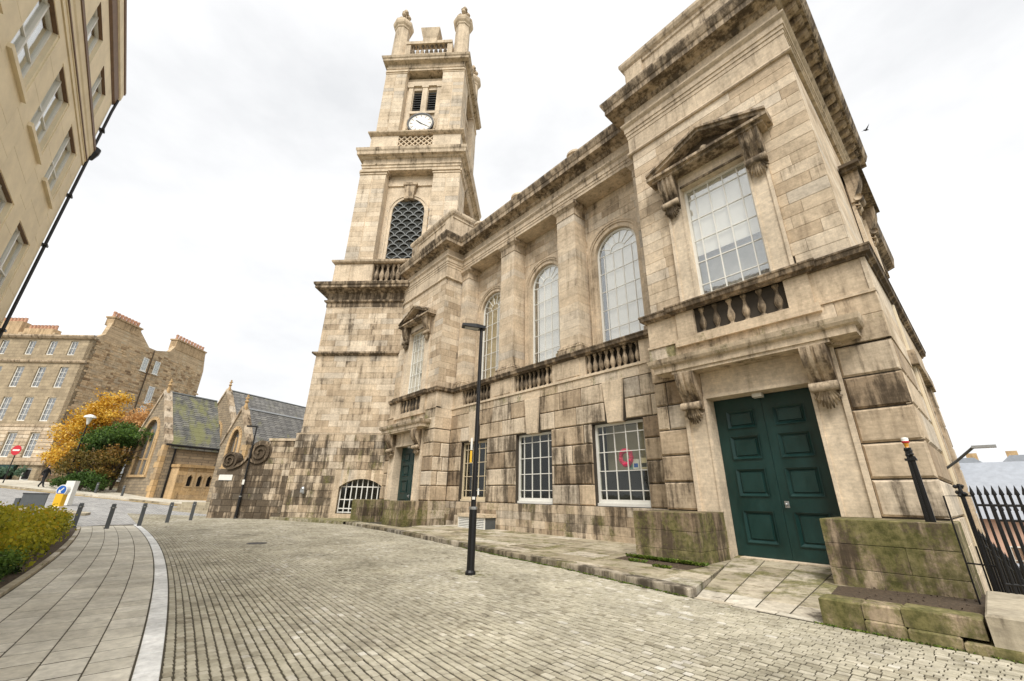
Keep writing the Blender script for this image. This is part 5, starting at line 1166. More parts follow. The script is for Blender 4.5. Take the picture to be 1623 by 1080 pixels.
def railing(p0, d, n, sp, h, label, dz=0.0):
    p0 = Vector(p0); d = Vector(d).normalized(); t = thing('railing', p0, label, 'railing')
    for i in range(n):
        p = p0 + d * sp * i + Vector((0, 0, dz * i)); g = G(); g.tube([p, p + Vector((0, 0, h - 0.14)), p + Vector((0, 0, h - 0.13)), p + Vector((0, 0, h))], [0.017, 0.017, 0.03, 0.002], 6); mk('bar', g, M_IRON, t)
    for z in (0.12, h - 0.28):
        g = G(); e = p0 + d * sp * (n - 1) + Vector((0, 0, dz * (n - 1))); g.tube([p0 + Vector((0, 0, z)), e + Vector((0, 0, z))], 0.018, 6); mk('rail', g, M_IRON, t)
    return t
railing((-0.28, 9.72, 0.42), (1, 0.06, 0), 16, 0.075, 1.45, 'black spear-topped iron railing on the landing slab')
railing((-0.12, 10.35, 0.15), (1, 0.35, 0), 18, 0.08, 1.5, 'second spear-topped iron railing just behind the landing slab railing')
railing((-0.42, 11.6, -0.3), (0.25, 1, 0), 14, 0.12, 1.5, 'iron stair railing dropping away along the church flank', -0.06)
t = thing('iron_gate', (-0.55, 9.9, 0.2), 'thin black iron gate frame standing open beside the railing', 'gate')
g = G()
for pts in ([(-0.62, 10.0, 0.1), (-0.62, 10.0, 1.72), (-0.30, 9.85, 1.72)], [(-0.45, 9.95, 0.05), (-0.45, 9.95, 1.0)], [(-0.62, 10.0, 0.75), (-0.28, 9.85, 0.75)]): g.tube(pts, 0.012, 6)
mk('frame', g, M_IRON, t); q = G(); q.tube([(-0.40, 9.9, 0.1), (-0.40, 9.9, 1.72), (-0.40, 9.9, 1.9)], [0.03, 0.028, 0.022], 8)
for i in range(8): q.ball((-0.40 + U(-.05, .05), 9.9 + U(-.04, .04), U(1.72, 1.92)), U(0.02, 0.035), 6)
mk('gate_post', q, M_IRON, t)
# bracket lamp on the flank
t = thing('bracket_light', (-0.75, 16.0, 2.3), 'slim grey floodlight arm sticking out from the church flank', 'lamp'); mk('arm', G().tube([(-0.78, 15.6, 2.42), (-0.5, 15.5, 2.62), (-0.15, 15.3, 2.9)], 0.03, 6), M_GREY, t); mk('lamp_head', G().box(Fr((-0.12, 15.3), (1, 0)), -0.05, 0.36, -0.1, 0.1, 2.88, 2.94), M_STEEL, t)
# bird
t = thing('bird', (0.4, 44.0, 34.6), 'tiny dark bird flying beside the church cornice', 'bird'); bp_ = Vector((0.4, 44.0, 34.6))
g = G(); g.tube([bp_ + RTH * -0.25, bp_, bp_ + RTH * 0.25 + Vector((0, 0, 0.05))], [0.02, 0.09, 0.03], 6); mk('body', g, M_CLOTH, t); g = G(); g.add([bp_ + FWH * 0.0 + RTH * -0.1, bp_ + RTH * 0.1, bp_ + FWH * 0.5 + Vector((0, 0, 0.35)), bp_ + RTH * 0.1, bp_ + RTH * -0.1, bp_ - FWH * 0.5 + Vector((0, 0, 0.3))], [(0, 1, 2), (3, 4, 5)]); mk('wings', g, M_CLOTH, t)

# ================================================================== OTHER BUILDINGS
random.seed(55)
# modern cream block at the left, parallel to the church front, facing +Y
FM = Fr((0, -4.0), (-1, 0))            # a = -X seen from the street
MB = thing('apartment_block', (-10, -4.5, 0), 'cream modern apartment block with brown-shaded window heads at the left edge', 'building')
MH = []; cols_ = [18.63 - 1.0 - 0.02 - 2.53 * i for i in range(6)]      # far jambs at a = 17.6, 15.1, ...
cols_ = [17.6 - 2.53 * i for i in range(6)]
rowsz = [(2.9, 4.9), (6.45, 8.47), (10.0, 12.03), (13.3, 14.72)]
for a1 in cols_:
    for z0, z1 in rowsz: MH.append((a1 - 1.45, a1, z0, z1))
g = G(); g.cur = (0.5, 0, 0); wallcore(g, FM, 0.0, 18.7, 0, 16.0, 0.35, MH); g.box(FM, 0, 18.7, -9, -8.5, 0, 16); g.box(FM, 18.4, 18.7, -9, -0.35, 0, 16); g.box(FM, 0, 0.3, -9, -0.35, 0, 16); g.box(FM, 0, 18.7, -9, 0, 15.7, 16.0)
mw = mk('wall', g, M_CREAM, MB)
ash = []
for (z0, z1, b) in ((0, 6.2, 0.02), (6.2, 12.35, 0.02)):
    for r in subtract([(0.0, 18.68, z0 + 0.01, z1 - 0.01)], [(h[0] - 0.12, h[1] + 0.12, h[2] - 0.12, h[3] + 0.02) for h in MH]):
        n = max(1, round((r[1] - r[0]) / 1.3)); m = max(1, round((r[3] - r[2]) / 0.9))
        for i in range(n):
            for j in range(m):
                q = G(); q.slab(FM, r[0] + (r[1] - r[0]) * i / n + 0.003, r[0] + (r[1] - r[0]) * (i + 1) / n - 0.003, r[2] + (r[3] - r[2]) * j / m + 0.003, r[2] + (r[3] - r[2]) * (j + 1) / m - 0.003, b, 0.05, 0.004); put(MB, mw, q, M_CREAM)
finish_stones(MB, 290, 'cladding_panel')
g = G(); g.sweep([(-0.0, -4.0), (-18.7, -4.0)][::1], [(0, 0)]) if False else None
def band(name, prof, mat, a0=0.0, a1=18.75):
    q = G(); q.profile(FM, prof, a0, a1); return mk(name, q, mat, MB)
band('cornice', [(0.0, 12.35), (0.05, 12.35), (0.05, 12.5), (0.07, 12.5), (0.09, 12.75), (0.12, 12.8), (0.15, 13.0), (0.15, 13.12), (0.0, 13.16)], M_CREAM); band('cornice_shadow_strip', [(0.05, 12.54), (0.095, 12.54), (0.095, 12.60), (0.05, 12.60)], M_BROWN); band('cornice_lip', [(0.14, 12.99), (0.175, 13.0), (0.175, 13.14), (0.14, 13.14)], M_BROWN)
band('eaves', [(0.0, 15.3), (0.07, 15.36), (0.09, 15.72), (0.0, 15.72)], M_BROWN); band('gutter', [(0.09, 15.73), (0.13, 15.76), (0.14, 16.08), (0.12, 16.16), (0.0, 16.2), (0.0, 15.73)], M_CREAM, -0.1, 18.9); band('roof_lip', [(0.13, 16.1), (0.17, 16.11), (0.17, 16.24), (0.13, 16.24)], M_BROWN, -0.1, 18.95)
g = G(); g.tube([FM(18.72, 0.08, 0), FM(18.72, 0.08, 15.0), FM(18.73, 0.1, 15.6)], 0.042, 8); dp = mk('downpipe', g, M_IRON, MB)
for z in (3, 6, 9, 11, 14): mk('pipe_clip', G().box(FM, 18.62, 18.82, 0.0, 0.15, z, z + 0.06), M_IRON, dp)
mk('hopper', G().lathe(FM(18.74, 0.12, 12.7), [(0.07, 0), (0.16, 0.3), (0.17, 0.5), (0.05, 0.52)], 10), M_IRON, MB)
for i, a1 in enumerate(cols_):
    for z0, z1 in rowsz:
        a0 = a1 - 1.45; q = G(); b = -0.11; f = 0.075
        q.box(FM, a0, a0 + f, b - 0.05, b + 0.03, z0, z1); q.box(FM, a1 - f, a1, b - 0.05, b + 0.03, z0, z1); q.box(FM, a0 + f, a1 - f, b - 0.05, b + 0.03, z0, z0 + 0.07); q.box(FM, a0 + f, a1 - f, b - 0.05, b + 0.03, z1 - f, z1)
        am = a0 + 0.62; q.box(FM, am - 0.035, am + 0.035, b - 0.05, b + 0.05, z0, z1); zm = z0 + (z1 - z0) * 0.42; q.box(FM, a0 + f, a1 - f, b - 0.03, b + 0.025, zm - 0.02, zm + 0.02)
        wd = mk('window', q, M_WHITE, MB)
        mk('pane', G().box(FM, a0 + f, am - 0.035, b - 0.012, b - 0.006, z0 + 0.07, z1 - f), M_GLASS, wd); mk('pane', G().box(FM, am + 0.035, a1 - f, b - 0.012, b - 0.006, z0 + 0.07, z1 - f), M_GLASS, wd)
        mk('sill', G().box(FM, a0 - 0.12, a1 + 0.12, -0.16, 0.10, z0 - 0.12, z0 - 0.003), M_CREAM, wd)
        mk('reveal_trim', G().box(FM, a1 - 0.012, a1 + 0.001, -0.08, 0.012, z0, z1), M_CREAM, wd); mk('head_soffit_shade', G().box(FM, a0, a1 - 0.013, -0.08, 0.010, z1 - 0.012, z1 + 0.001), M_BROWN, wd)  # brown head strip paints the shade of the soffit
        mk('sky_reflection_sheet', G().box(FM, a0 + 0.02, a1 - 0.02, b - 0.16, b - 0.14, z0 + U(0.0, 0.9), z1), M_BLIND, wd); mk('dark_interior', G().box(FM, a0 - 0.3, a1 + 0.3, b - 1.0, b - 0.95, z0 - 0.3, z1 + 0.3), M_DARK, wd)  # pale sheet added behind the panes to imitate bright sky reflection

# tenement across the street, front facing the camera
TM = CF(43, -46.8); FT = Fr((TM.x, TM.y), (RTH.x, RTH.y)); gz = 1.6
TN = thing('tenement', CF(47, -53, 1.5), 'old four-storey stone tenement with chimney stacks behind the yellow tree', 'building')
tw_rows = [((-9.82, -6.8, -4.42, -2.1), 15.42, 17.08, 0.86), ((-9.3, -6.85, -4.48, -2.05), 11.75, 14.05, 0.92), ((-9.0, -6.7, -4.4, -2.0), 8.15, 10.68, 0.95), ((-9.2, -6.9, -4.5, -2.15), 4.5, 6.95, 0.95)]
TH_ = [(x - w_ / 2, x + w_ / 2, z0, z1) for xs_, z0, z1, w_ in tw_rows for x in xs_]
g = G(); g.cur = (0.4, 0.1, 0.3); wallcore(g, FT, -22, 0, 0.5, 17.5, 0.5, TH_ + [(-8.5, -2.6, 0.5, 3.75), (-2.0, -1.0, 0.5, 3.5)]); g.box(FT, -22, -0.05, -16.6, -3, 0.5, 17.3); mk('front_wall', g, M_ASHF, TN)
for xs_, z0, z1, w_ in tw_rows:
    for x in xs_:
        sash(TN, FT, x - w_ / 2, x + w_ / 2, z0, z1, -0.15, (1, 1), (1, 1, 1, 1) if z1 - z0 > 2 else (1, 1), 0.09, 0.035, M_WHITE, M_GLASS, True, panes=False)
g = G(); g.cur = (0.3, 0.15, 0.5); g.profile(FT, [(0, 14.5), (0.14, 14.52), (0.22, 14.66), (0.22, 14.76), (0, 14.8)], -22, 0.1); g.profile(FT, [(0, 7.55), (0.08, 7.57), (0.1, 7.8), (0, 7.82)], -22, 0.05); g.profile(FT, [(0, 17.3), (0.2, 17.35), (0.35, 17.55), (0.35, 17.7), (0, 17.75)], -22, 0.1); g.profile(FT, [(0, 3.75), (0.2, 3.78), (0.22, 4.05), (0, 4.1)], -22, 0.05); mk('string_courses', g, M_ST, TN)
g = G()
for j in range(9): g.box(FT, -22, -0.0, 0, 0.03, 4.15 + j * 0.38, 4.15 + j * 0.38 + 0.33) if False else None
for r in [r for j in range(9) for r in subtract([(-14, 0.0, 4.12 + j * 0.38, 4.46 + j * 0.38)], [(h[0] - 0.05, h[1] + 0.05, h[2], h[3] + 0.05) for h in TH_])]:
    q = G(); q.slab(FT, r[0], r[1], r[2], r[3], 0.05, 0.06, 0.02, rnd(0.05, 0.35)); put(TN, TN, q, M_ST)
finish_stones(TN, 200, 'rusticated_course')
# gable flank (seen from the right)
FGb = Fr((TM.x, TM.y), (FWH.x, FWH.y)); gp = [(0, 0.5), (16.8, 0.5), (16.8, 18.6), (16.2, 21.2), (10.6, 20.4), (10.0, 19.4), (8.0, 18.8), (6.8, 18.8), (4.9, 20.3), (1.2, 19.9), (0.9, 18.3), (0, 17.6)]
g = G(); g.cur = (0.5, 0.05, 0.2); g.prism(FGb, gp, -0.5, 0.0); mk('gable_wall', g, M_RUBW, TN)
# proud rubble stones over the gable
random.seed(66)
for j in range(70):
    zr = 2 + j * 0.27; a = U(0, 0.5)
    while a < 16.4:
        l = U(0.3, 0.8); q = G()
        ok = zr + 0.27 < 17.5 + min(1.2, a * 0.2)
        if ok and U(0, 1) < 0.75: q.slab(FGb, a + 0.01, a + l - 0.012, zr + 0.012, zr + U(0.2, 0.26), 0.02 + U(-0.01, 0.025), 0.04, 0.012, rnd(0.0, 0.2)); put(TN, TN, q, M_RUB)
        a += l
TNs = STONES.pop(TN.name, []); rg = G()
for _, q, _m in TNs: rg.add(q.v, q.f); rg.at[-len(q.v):] = q.at
mk('rubble_stonework', rg, M_RUB, TN, kind='stuff')
for a0, a1, z0, z1 in ((6.5, 7.3, 15.7, 17.4), (8.3, 9.1, 15.8, 17.5), (8.6, 9.5, 12.0, 14.2), (8.3, 9.2, 8.6, 11.6), (8.3, 9.2, 2.6, 5.2)):
    sash(TN, FGb, a0, a1, z0, z1, 0.06, (1, 1), (1, 1, 1, 1) if z1 - z0 > 2 else (1, 1), 0.09, 0.035, M_WHITE, M_GLASS, True, panes=False)
    mk('reveal', G().box(FGb, a0, a1, 0.0, 0.045, z0, z1), M_GREY if z0 < 15 else M_LPALE, TN)
g = G(); g.tube([FGb(7.6, 0.1, 1.5), FGb(7.6, 0.1, 18.6)], 0.06, 6); mk('downpipe', g, M_BARK, TN)
def stack(a0, a1, z0, z1, n, b0=-0.9, b1=0.05):
    g = G(); g.cur = (0.4, 0.1, 0.4); g.box(FGb, a0, a1, b0, b1, z0, z1); g.box(FGb, a0 - 0.1, a1 + 0.1, b0 - 0.1, b1 + 0.1, z1, z1 + 0.18); ch_ = mk('chimney_stack', g, M_RUB, TN)
    for i in range(n): mk('chimney_pot', G().lathe(FGb(a0 + (a1 - a0) * (i + 0.5) / n, -0.42, z1 + 0.18), [(0.17, 0), (0.15, 0.5), (0.18, 0.55), (0.17, 0.7)], 8), M_POT, ch_)
stack(1.2, 4.9, 19.6, 20.5, 8); stack(10.6, 16.2, 20.0, 21.3, 10)
g = G(); g.add([FT(-22, 0.3, 17.7), FT(-0.3, 0.3, 17.7), FT(-0.3, -3.6, 19.0), FT(-22, -3.6, 19.0)], [(0, 1, 2, 3)]); g.add([FT(-22, -3.6, 19.0), FT(-0.3, -3.6, 19.0), FT(-0.3, -8.0, 18.2), FT(-22, -8.0, 18.2)], [(0, 1, 2, 3)]); mk('roof', g, M_SLATE2, TN)
# shopfront at street level
g = G(); g.box(FT, -8.5, -2.6, -0.6, -0.5, 0.5, 3.75); mk('shop_interior', g, M_DARK, TN); g = G(); g.box(FT, -8.6, -2.5, 0.0, 0.35, 3.3, 3.75); mk('shop_fascia', g, M_GREEN, TN)
g = G(); g.box(FT, -2.0, -1.0, -0.2, -0.12, 1.6, 3.5); dd_ = mk('white_door', g, M_WHITE, TN); mk('door_glass', G().box(FT, -1.85, -1.15, -0.12, -0.10, 2.45, 3.35), M_DARK, dd_)
for i, (a, nm) in enumerate(((-7.8, 0), (-5.6, 0), (-3.3, 0))):
    mk('shop_window_bar', G().box(FT, a - 0.06, a + 0.06, -0.3, -0.1, 1.6, 3.3), M_BROWN, TN)
# roofs and chimneys farther back
BB = CF(60, -76); BT = thing('far_tenement', CF(62, -76, 2), 'distant chimney stacks with clay pots above the tenement roof', 'building'); FB = Fr((BB.x, BB.y), (RTH.x, RTH.y))
g = G(); g.cur = (0.4, 0.05, 0.3); g.box(FB, -8, 4, -8, 0, 1.5, 24.6); mk('wall', g, M_RUBW, BT)
for a0, a1, zt in ((-6.4, -1.8, 26.4), (-1.0, 3.6, 25.2)):
    g = G(); g.cur = (0.4, 0.1, 0.4); g.box(FB, a0, a1, -1.2, 0.05, 24, zt); s_ = mk('chimney_stack', g, M_RUB, BT)
    for i in range(8): mk('chimney_pot', G().lathe(FB(a0 + (a1 - a0) * (i + 0.5) / 8, -0.5, zt), [(0.22, 0), (0.2, 0.7), (0.23, 0.75)], 8), M_POT, s_)

# gothic hall group
AZ = radians(24.5); LD = FWH * cos(AZ) + RTH * sin(AZ); GD = FWH * sin(AZ) - RTH * cos(AZ)
def gothic(name, label, corner, width, eave, apex, length, z0, win, mat_roof, extra=None, wallmat=M_RUBW, dressed=True):
    """gabled hall: corner = near right foot of the gable"""
    Fg = Fr((corner.x, corner.y), (-GD.x, -GD.y)).off(-width); Fl = Fr((corner.x, corner.y), (LD.x, LD.y))
    t = thing(name, Vector((corner.x, corner.y, z0)), label, 'hall')
    hw_, ap = width / 2, (width / 2, apex)
    g = G(); g.cur = (0.5, 0.1, 0.35)
    w0, w1, ws, wt = win
    pts = []
    # gable as two halves round the pointed window
    cxw = (w0 + w1) / 2; r_ = (w1 - w0); hgt = wt - ws
    def lancet(sg, n=8):
        o_ = []
        for i in range(n + 1):
            u_ = i / n; ang = u_ * pi / 2.6; rx = (w1 - w0) / 2
            o_.append((cxw + sg * rx * cos(u_ * pi / 2) ** 0.8, ws + hgt * sin(u_ * pi / 2) ** 1.15))
        return o_
    Lc, Rc = lancet(-1), lancet(1); zb = win[2] - (win[4] if len(win) > 4 else 3)
    g.prism(Fg, [(0, z0 - 1), (w0, z0 - 1), (w0, ws)] + Lc[1:] + [(cxw, apex - 0.0 if abs(cxw - hw_) < 0.01 else apex), (0, eave)] if False else [(0, z0 - 1), (w0, z0 - 1)] + [(w0, ws)] + Lc[1:] + [ap, (0, eave)], -0.5, 0)
    g.prism(Fg, [(width, z0 - 1), (width, eave), ap] + Rc[::-1][0:] + [(w1, z0 - 1)], -0.5, 0)
    return t, Fg, Fl, g, Lc, Rc
def build_hall(name, label, corner, width, eave, apex, length, z0, win, roofmat, goldq=True, side_open=None):
    t, Fg, Fl, g, Lc, Rc = gothic(name, label, corner, width, eave, apex, length, z0, win[:4], roofmat)
    w0, w1, ws, wt, sill = win
    g.box(Fg, w0, w1, -0.5, 0, z0 - 1, sill); g.box(Fl, 0.5, length, -0.5, 0, z0 - 1, eave); mk('wall', g, M_RUBH, t)
    q = G(); q.cur = (0.6, 0.05, 0.15)
    jam = [(w0, sill)] + [(w0, ws)] + Lc[1:] + Rc[::-1][1:] + [(w1, sill)]
    for (x0_, z0_), (x1_, z1_) in zip(jam, jam[1:]):
        dx_, dz_ = x1_ - x0_, z1_ - z0_; d_ = math.hypot(dx_, dz_) or 1; nx_, nz_ = -dz_ / d_ * 0.28, dx_ / d_ * 0.28
        q.prism(Fg, [(x0_, z0_), (x1_, z1_), (x1_ + nx_, z1_ + nz_), (x0_ + nx_, z0_ + nz_)], -0.3, 0.08)
    q.box(Fg, w0 - 0.3, w1 + 0.3, -0.3, 0.15, sill - 0.2, sill); mk('window_dressing', q, M_GOLD, t)
    q = G(); n_ = 3
    for i in range(1, n_): x_ = w0 + (w1 - w0) * i / n_; q.box(Fg, x_ - 0.06, x_ + 0.06, -0.35, -0.2, sill, ws + (wt - ws) * 0.62)
    q.box(Fg, w0, w1, -0.34, -0.22, (sill + ws) / 2, (sill + ws) / 2 + 0.1)
    wd = mk('window', q, M_GOLD, t); mk('pane', G().prism(Fg, [(w0, sill), (w1, sill), (w1, ws)] + Rc[1:] + Lc[::-1][1:], -0.32, -0.30), M_STEEL, wd)
    # coping stones up the gable and quoins
    for sg, x0_ in ((1, 0.0), (-1, width)):
        nst = 9
        for i in range(nst):
            u0, u1 = i / nst, (i + 1) / nst; A = (x0_ + (width / 2 - x0_) * u0, eave + (apex - eave) * u0); B = (x0_ + (width / 2 - x0_) * u1, eave + (apex - eave) * u1)
            qq = G(); qq.prism(Fg, [(A[0], A[1] - 0.05), (B[0], B[1] - 0.05), (B[0], B[1] + 0.26), (A[0], A[1] + 0.26)], -0.55, 0.12, rnd(0.2, 0.5)); mk('coping_stone', qq, M_ST, t)
    for i in range(int((eave - z0) / 0.5)):
        z_ = z0 + i * 0.5; l_ = 0.7 if i % 2 else 0.42; qq = G(); qq.box(Fg, width - l_, width + 0.04, -0.3, 0.05, z_ + 0.01, z_ + 0.49, rnd(0.1, 0.2)); mk('quoin', qq, M_GOLD, t)
    e = 0.12; Z = Vector((0, 0, 1)); hw_ = width / 2
    g = G(); ov = 0.25; sl = (apex - eave) / hw_
    for sg in (0, 1):
        xe = -ov if sg == 0 else width + ov
        vs = [Fg(xe, -0.5, eave - ov * sl), Fg(hw_, -0.5, apex), Fg(hw_, -length, apex), Fg(xe, -length, eave - ov * sl)]
        vs += [v + Z * 0.1 for v in vs]; g.add(vs, [(0, 1, 2, 3), (4, 5, 6, 7), (0, 1, 5, 4), (1, 2, 6, 5), (2, 3, 7, 6), (3, 0, 4, 7)])
    rf = mk('roof', g, roofmat, t)
    mk('ridge', G().tube([Fg(hw_, -0.5, apex + 0.12), Fg(hw_, -length, apex + 0.12)], 0.1, 6), M_LEAD if goldq else M_STEEL, rf)
    # slate courses proud of the roof on the visible slope
    sc_ = G(); nrow = int(math.hypot(hw_, apex - eave) / 0.42)
    for i in range(nrow):
        u0 = i / nrow; u1 = (i + 1.15) / nrow
        x_ = 0.0
        while x_ < length - 0.5:
            l_ = U(0.35, 0.6); x2 = min(x_ + l_ - 0.02, length - 0.5)
            P_ = lambda u, xx, dz: Fg(width + ov - (hw_ + ov) * u, -0.5 - xx, eave - ov * sl + (apex - eave + ov * sl) * u + dz)
            if x2 - x_ > 0.1: sc_.add([P_(u0, x_, 0.135), P_(u0, x2, 0.135), P_(min(1, u1), x2, 0.105), P_(min(1, u1), x_, 0.105), P_(u0, x_, 0.10), P_(u0, x2, 0.10)], [(0, 1, 2, 3), (0, 1, 5, 4)])
            x_ += l_
    mk('slates', sc_, roofmat, rf, kind='stuff')
    q = G(); q.cur = (0.4, 0.3, 0.3); tp = Fg(hw_, -0.2, apex + 0.25); q.lathe(tp, [(0.2, -0.3), (0.16, 0.1), (0.1, 0.35), (0.2, 0.5), (0.06, 0.7)], 6); q.box(Fr((tp.x, tp.y), (-GD.x, -GD.y)), -0.06, 0.06, -0.06, 0.06, tp.z + 0.5, tp.z + 1.15); q.box(Fr((tp.x, tp.y), (-GD.x, -GD.y)), -0.26, 0.26, -0.05, 0.05, tp.z + 0.78, tp.z + 0.9); mk('finial', q, M_GOLD, t)
    return t, Fg, Fl
random.seed(77)
cA = CF(38.0, -31.2); HA, FgA, FlA = build_hall('gothic_hall', 'small gothic hall with mossy slate roof and tall pointed window', cA, 5.5, 5.65, 10.55, 4.9, 1.0, (1.35, 3.75, 5.6, 7.9, 2.9), M_SLATE)
mk('gutter', G().tube([FlA(0.0, 0.22, 5.5), FlA(4.8, 0.22, 5.5)], 0.09, 6), M_IRON, HA); mk('downpipe', G().tube([FlA(0.9, 0.12, 5.45), FlA(0.9, 0.12, 1.0)], 0.08, 6), M_IRON, HA); mk('downpipe', G().tube([FlA(5.1, 0.2, 7.0), FlA(4.6, 0.3, 3.6)], 0.08, 6), M_IRON, HA)
# golden lean-to with three lancets
g = G(); g.cur = (0.7, 0.05, 0.12)
LH = [(1.9 + i * 0.85, 2.35 + i * 0.85, 2.0, 3.0) for i in range(3)]
FlB = FlA.off(0, 1.3); wallcore(g, FlB, 1.0, 5.6, 0.2, 3.62, 0.4, LH); g.box(FlB, 1.0, 1.4, -1.3, -0.4, 0.2, 3.6); lt = mk('lean_to_wall', g, M_GOLD, HA)
ashlar(HA, lt, FlB, 1.0, 5.6, 0.6, 3.6, 0.34, 0.4, 0.9, b=0.03, holes=[(h[0] - 0.12, h[1] + 0.12, h[2] - 0.12, h[3] + 0.3) for h in LH], moss=0.05, soot=0.2, mat=M_GOLD, jag=0.01, gap=0.012)
finish_stones(HA, 200)
for h in LH:
    q = G(); c_ = (h[0] + h[1]) / 2; q.prism(FlB, [(h[0], 2.0), (h[1], 2.0), (h[1], 2.75), (c_, 3.02), (h[0], 2.75)], -0.25, -0.2); mk('lancet_window', q, M_DARK, HA)
    q = G(); q.cur = (0.8, 0, 0.05); q.box(FlB, h[0] - 0.12, h[0], -0.2, 0.05, 1.9, 3.2); q.box(FlB, h[1], h[1] + 0.12, -0.2, 0.05, 1.9, 3.2); q.prism(FlB, [(h[0], 2.75), (c_, 3.02), (h[1], 2.75), (h[1], 3.2), (h[0], 3.2)], -0.2, 0.05); q.box(FlB, h[0], h[1], -0.2, 0.06, 1.9, 2.0); mk('lancet_dressing', q, M_GOLD, HA)
g = G(); g.cur = (0.3, 0.3, 0.3); g.prism(FlB, [(0.9, 3.6), (5.7, 3.6), (5.7, 3.85), (0.9, 3.85)], -1.3, 0.15); mk('lean_to_coping', g, M_GOLD, HA)
cB = CF(36.9, -23.1); HB, FgB, FlB2 = build_hall('gothic_porch', 'smaller gothic gable with pointed window just behind the scroll wall', cB, 3.7, 5.5, 8.75, 9.0, 0.5, (1.2, 2.5, 5.1, 6.9, 3.6), M_SLATE2, False)
cC = CF(47.5, -31.0); HC, FgC, FlC = build_hall('gothic_nave', 'taller grey slate gothic roof with cross finial behind the small hall', cC, 8.6, 6.5, 13.2, 15.0, 0.5, (3.4, 5.2, 7.5, 9.2, 5.5), M_SLATE2)
# steps beside the retaining wall
ST = thing('stone_steps', CF(31.2, -22.3), 'short flight of worn stone steps beside the retaining wall', 'steps')
for i in range(4): mk('step', G().box(Fr((CF(31.0 + i * 0.35, -22.2).x, CF(31.0 + i * 0.35, -22.2).y), (RTH.x, RTH.y)), -1.6, 1.7, -0.6, 0, 0.0, 0.33 + i * 0.17, rnd(0.3, 0.3)), M_FLAG, ST)

# low houses down the hill on the right
LHs = thing('hill_house', (6, 47, -7), 'pink rendered house with blue slate roof beyond the railings', 'house'); FH = Fr((6, 44), (1, 0))
g = G(); g.box(FH, -12, 14, -8, 0, -8, 0.9); mk('wall', g, M_RENDERP, LHs); g = G(); g.add([FH(-12.4, 0.5, 0.7), FH(14.4, 0.5, 0.7), FH(14.4, -4.5, 4.6), FH(-12.4, -4.5, 4.6), FH(-12.4, -9, 0.7), FH(14.4, -9, 0.7)], [(0, 1, 2, 3), (3, 2, 5, 4)]); mk('roof', g, M_SLATEB, LHs)
for a in (-6.5, -3.5, 0): sash(LHs, FH, a, a + 1.1, -2.6, -0.9, 0.04, (1, 1), (1, 1), 0.08, 0.04, M_WHITE, M_GLASS, True, panes=False)
mk('lower_roof', G().add([FH(-9, 2.5, -2.9), FH(14, 2.5, -2.9), FH(14, 0.0, -1.9), FH(-9, 0.0, -1.9)], [(0, 1, 2, 3)]), M_SLATEB, LHs)
for i, (x_, y_, w_, h_) in enumerate(((-3.2, 95, 6, 8.4), (5.0, 100, 7, 8.9), (13, 104, 5, 8.0))):
    t = thing('distant_house', (x_, y_, -7), ['far sandstone house, leftmost on the skyline past the church flank', 'far sandstone house with chimneys in the middle of the right skyline', 'far sandstone house at the right of the skyline group'][i], 'house', 'houses on the far skyline'); FD = Fr((x_, y_), (1, 0))
    g = G(); g.cur = (0.5, 0, 0.1); g.box(FD, -w_ / 2, w_ / 2, -6, 0, -8, h_ - 1.2); mk('wall', g, M_GOLD, t); g = G(); g.prism(FD, [(-w_ / 2, h_ - 1.2), (w_ / 2, h_ - 1.2), (w_ / 2 - 1, h_ - 0.2), (-w_ / 2 + 1, h_ - 0.2)], -6, 0.2); mk('roof', g, M_SLATEB, t)
    for a in (-w_ * 0.3, w_ * 0.3): mk('chimney', G().box(FD, a - 0.6, a + 0.6, -3, -2, h_ - 1, h_ + 0.6), M_GOLD, t)
    for a in (-w_ * 0.25, w_ * 0.2): mk('window', G().box(FD, a - 0.4, a + 0.4, -0.05, 0.04, h_ - 3.4, h_ - 1.9), M_DARK, t)

# ================================================================== VEGETATION
random.seed(88)
def foliage(blobs, n, size, lo=0.0, hi=1.0, sub=22, rag=0.5):
    """leaf quads gathered in many small uneven clusters spread through each blob"""
    g = G(); vs = []; fs = []; at = []
    tot = sum(b[1] * b[2] * b[3] for b in blobs)
    for (c, rx, ry, rz) in blobs:
        m = int(n * rx * ry * rz / tot); cl = []
        for _ in range(sub):
            while True:
                p = Vector((U(-1, 1), U(-1, 1), U(-1, 1)))
                if 0.2 < p.length < 1: break
            cl.append((p * U(0.75, 1.12), U(0.5, 1.25) * rag, U(-0.22, 0.22)))
        for _ in range(m):
            p, cr_, tv = random.choice(cl); q = p + Vector((random.gauss(0, 0.5), random.gauss(0, 0.5), random.gauss(0, 0.42))) * cr_
            w = Vector(c) + Vector((q.x * rx, q.y * ry, q.z * rz))
            s_ = size * U(0.55, 1.35); d = Vector((U(-1, 1), U(-1, 1), U(-0.5, 0.9))).normalized(); e = d.orthogonal().normalized() * s_ * 0.42; f_ = d.cross(e).normalized() * s_
            i = len(vs); vs += [w - e * 0.15, w + e + f_ * 0.45, w + f_, w - e + f_ * 0.45]; fs.append((i, i + 1, i + 2, i + 3)); tt = min(1, max(0, lo + (hi - lo) * (0.5 + tv + 0.18 * q.z + U(-0.25, 0.25)))); at += [(tt, 0, 0)] * 4
    g.v = vs; g.f = fs; g.at = at; return g
def limbs(base, tops, r0):
    g = G(); base = Vector(base)
    for tp in tops:
        tp = Vector(tp); m = base.lerp(tp, 0.45) + Vector((U(-.3, .3), U(-.3, .3), 0.2)); g.tube([base, m, tp], [r0, r0 * 0.6, r0 * 0.15], 7); 
        for _ in range(7):
            s_ = m.lerp(tp, U(0.1, 0.8)); k_ = min(1.6, r0 * 10); g.tube([s_, s_ + Vector((U(-1, 1), U(-1, 1), U(0.2, 1.0))) * k_], [r0 * 0.3, r0 * 0.06], 5)
    return g
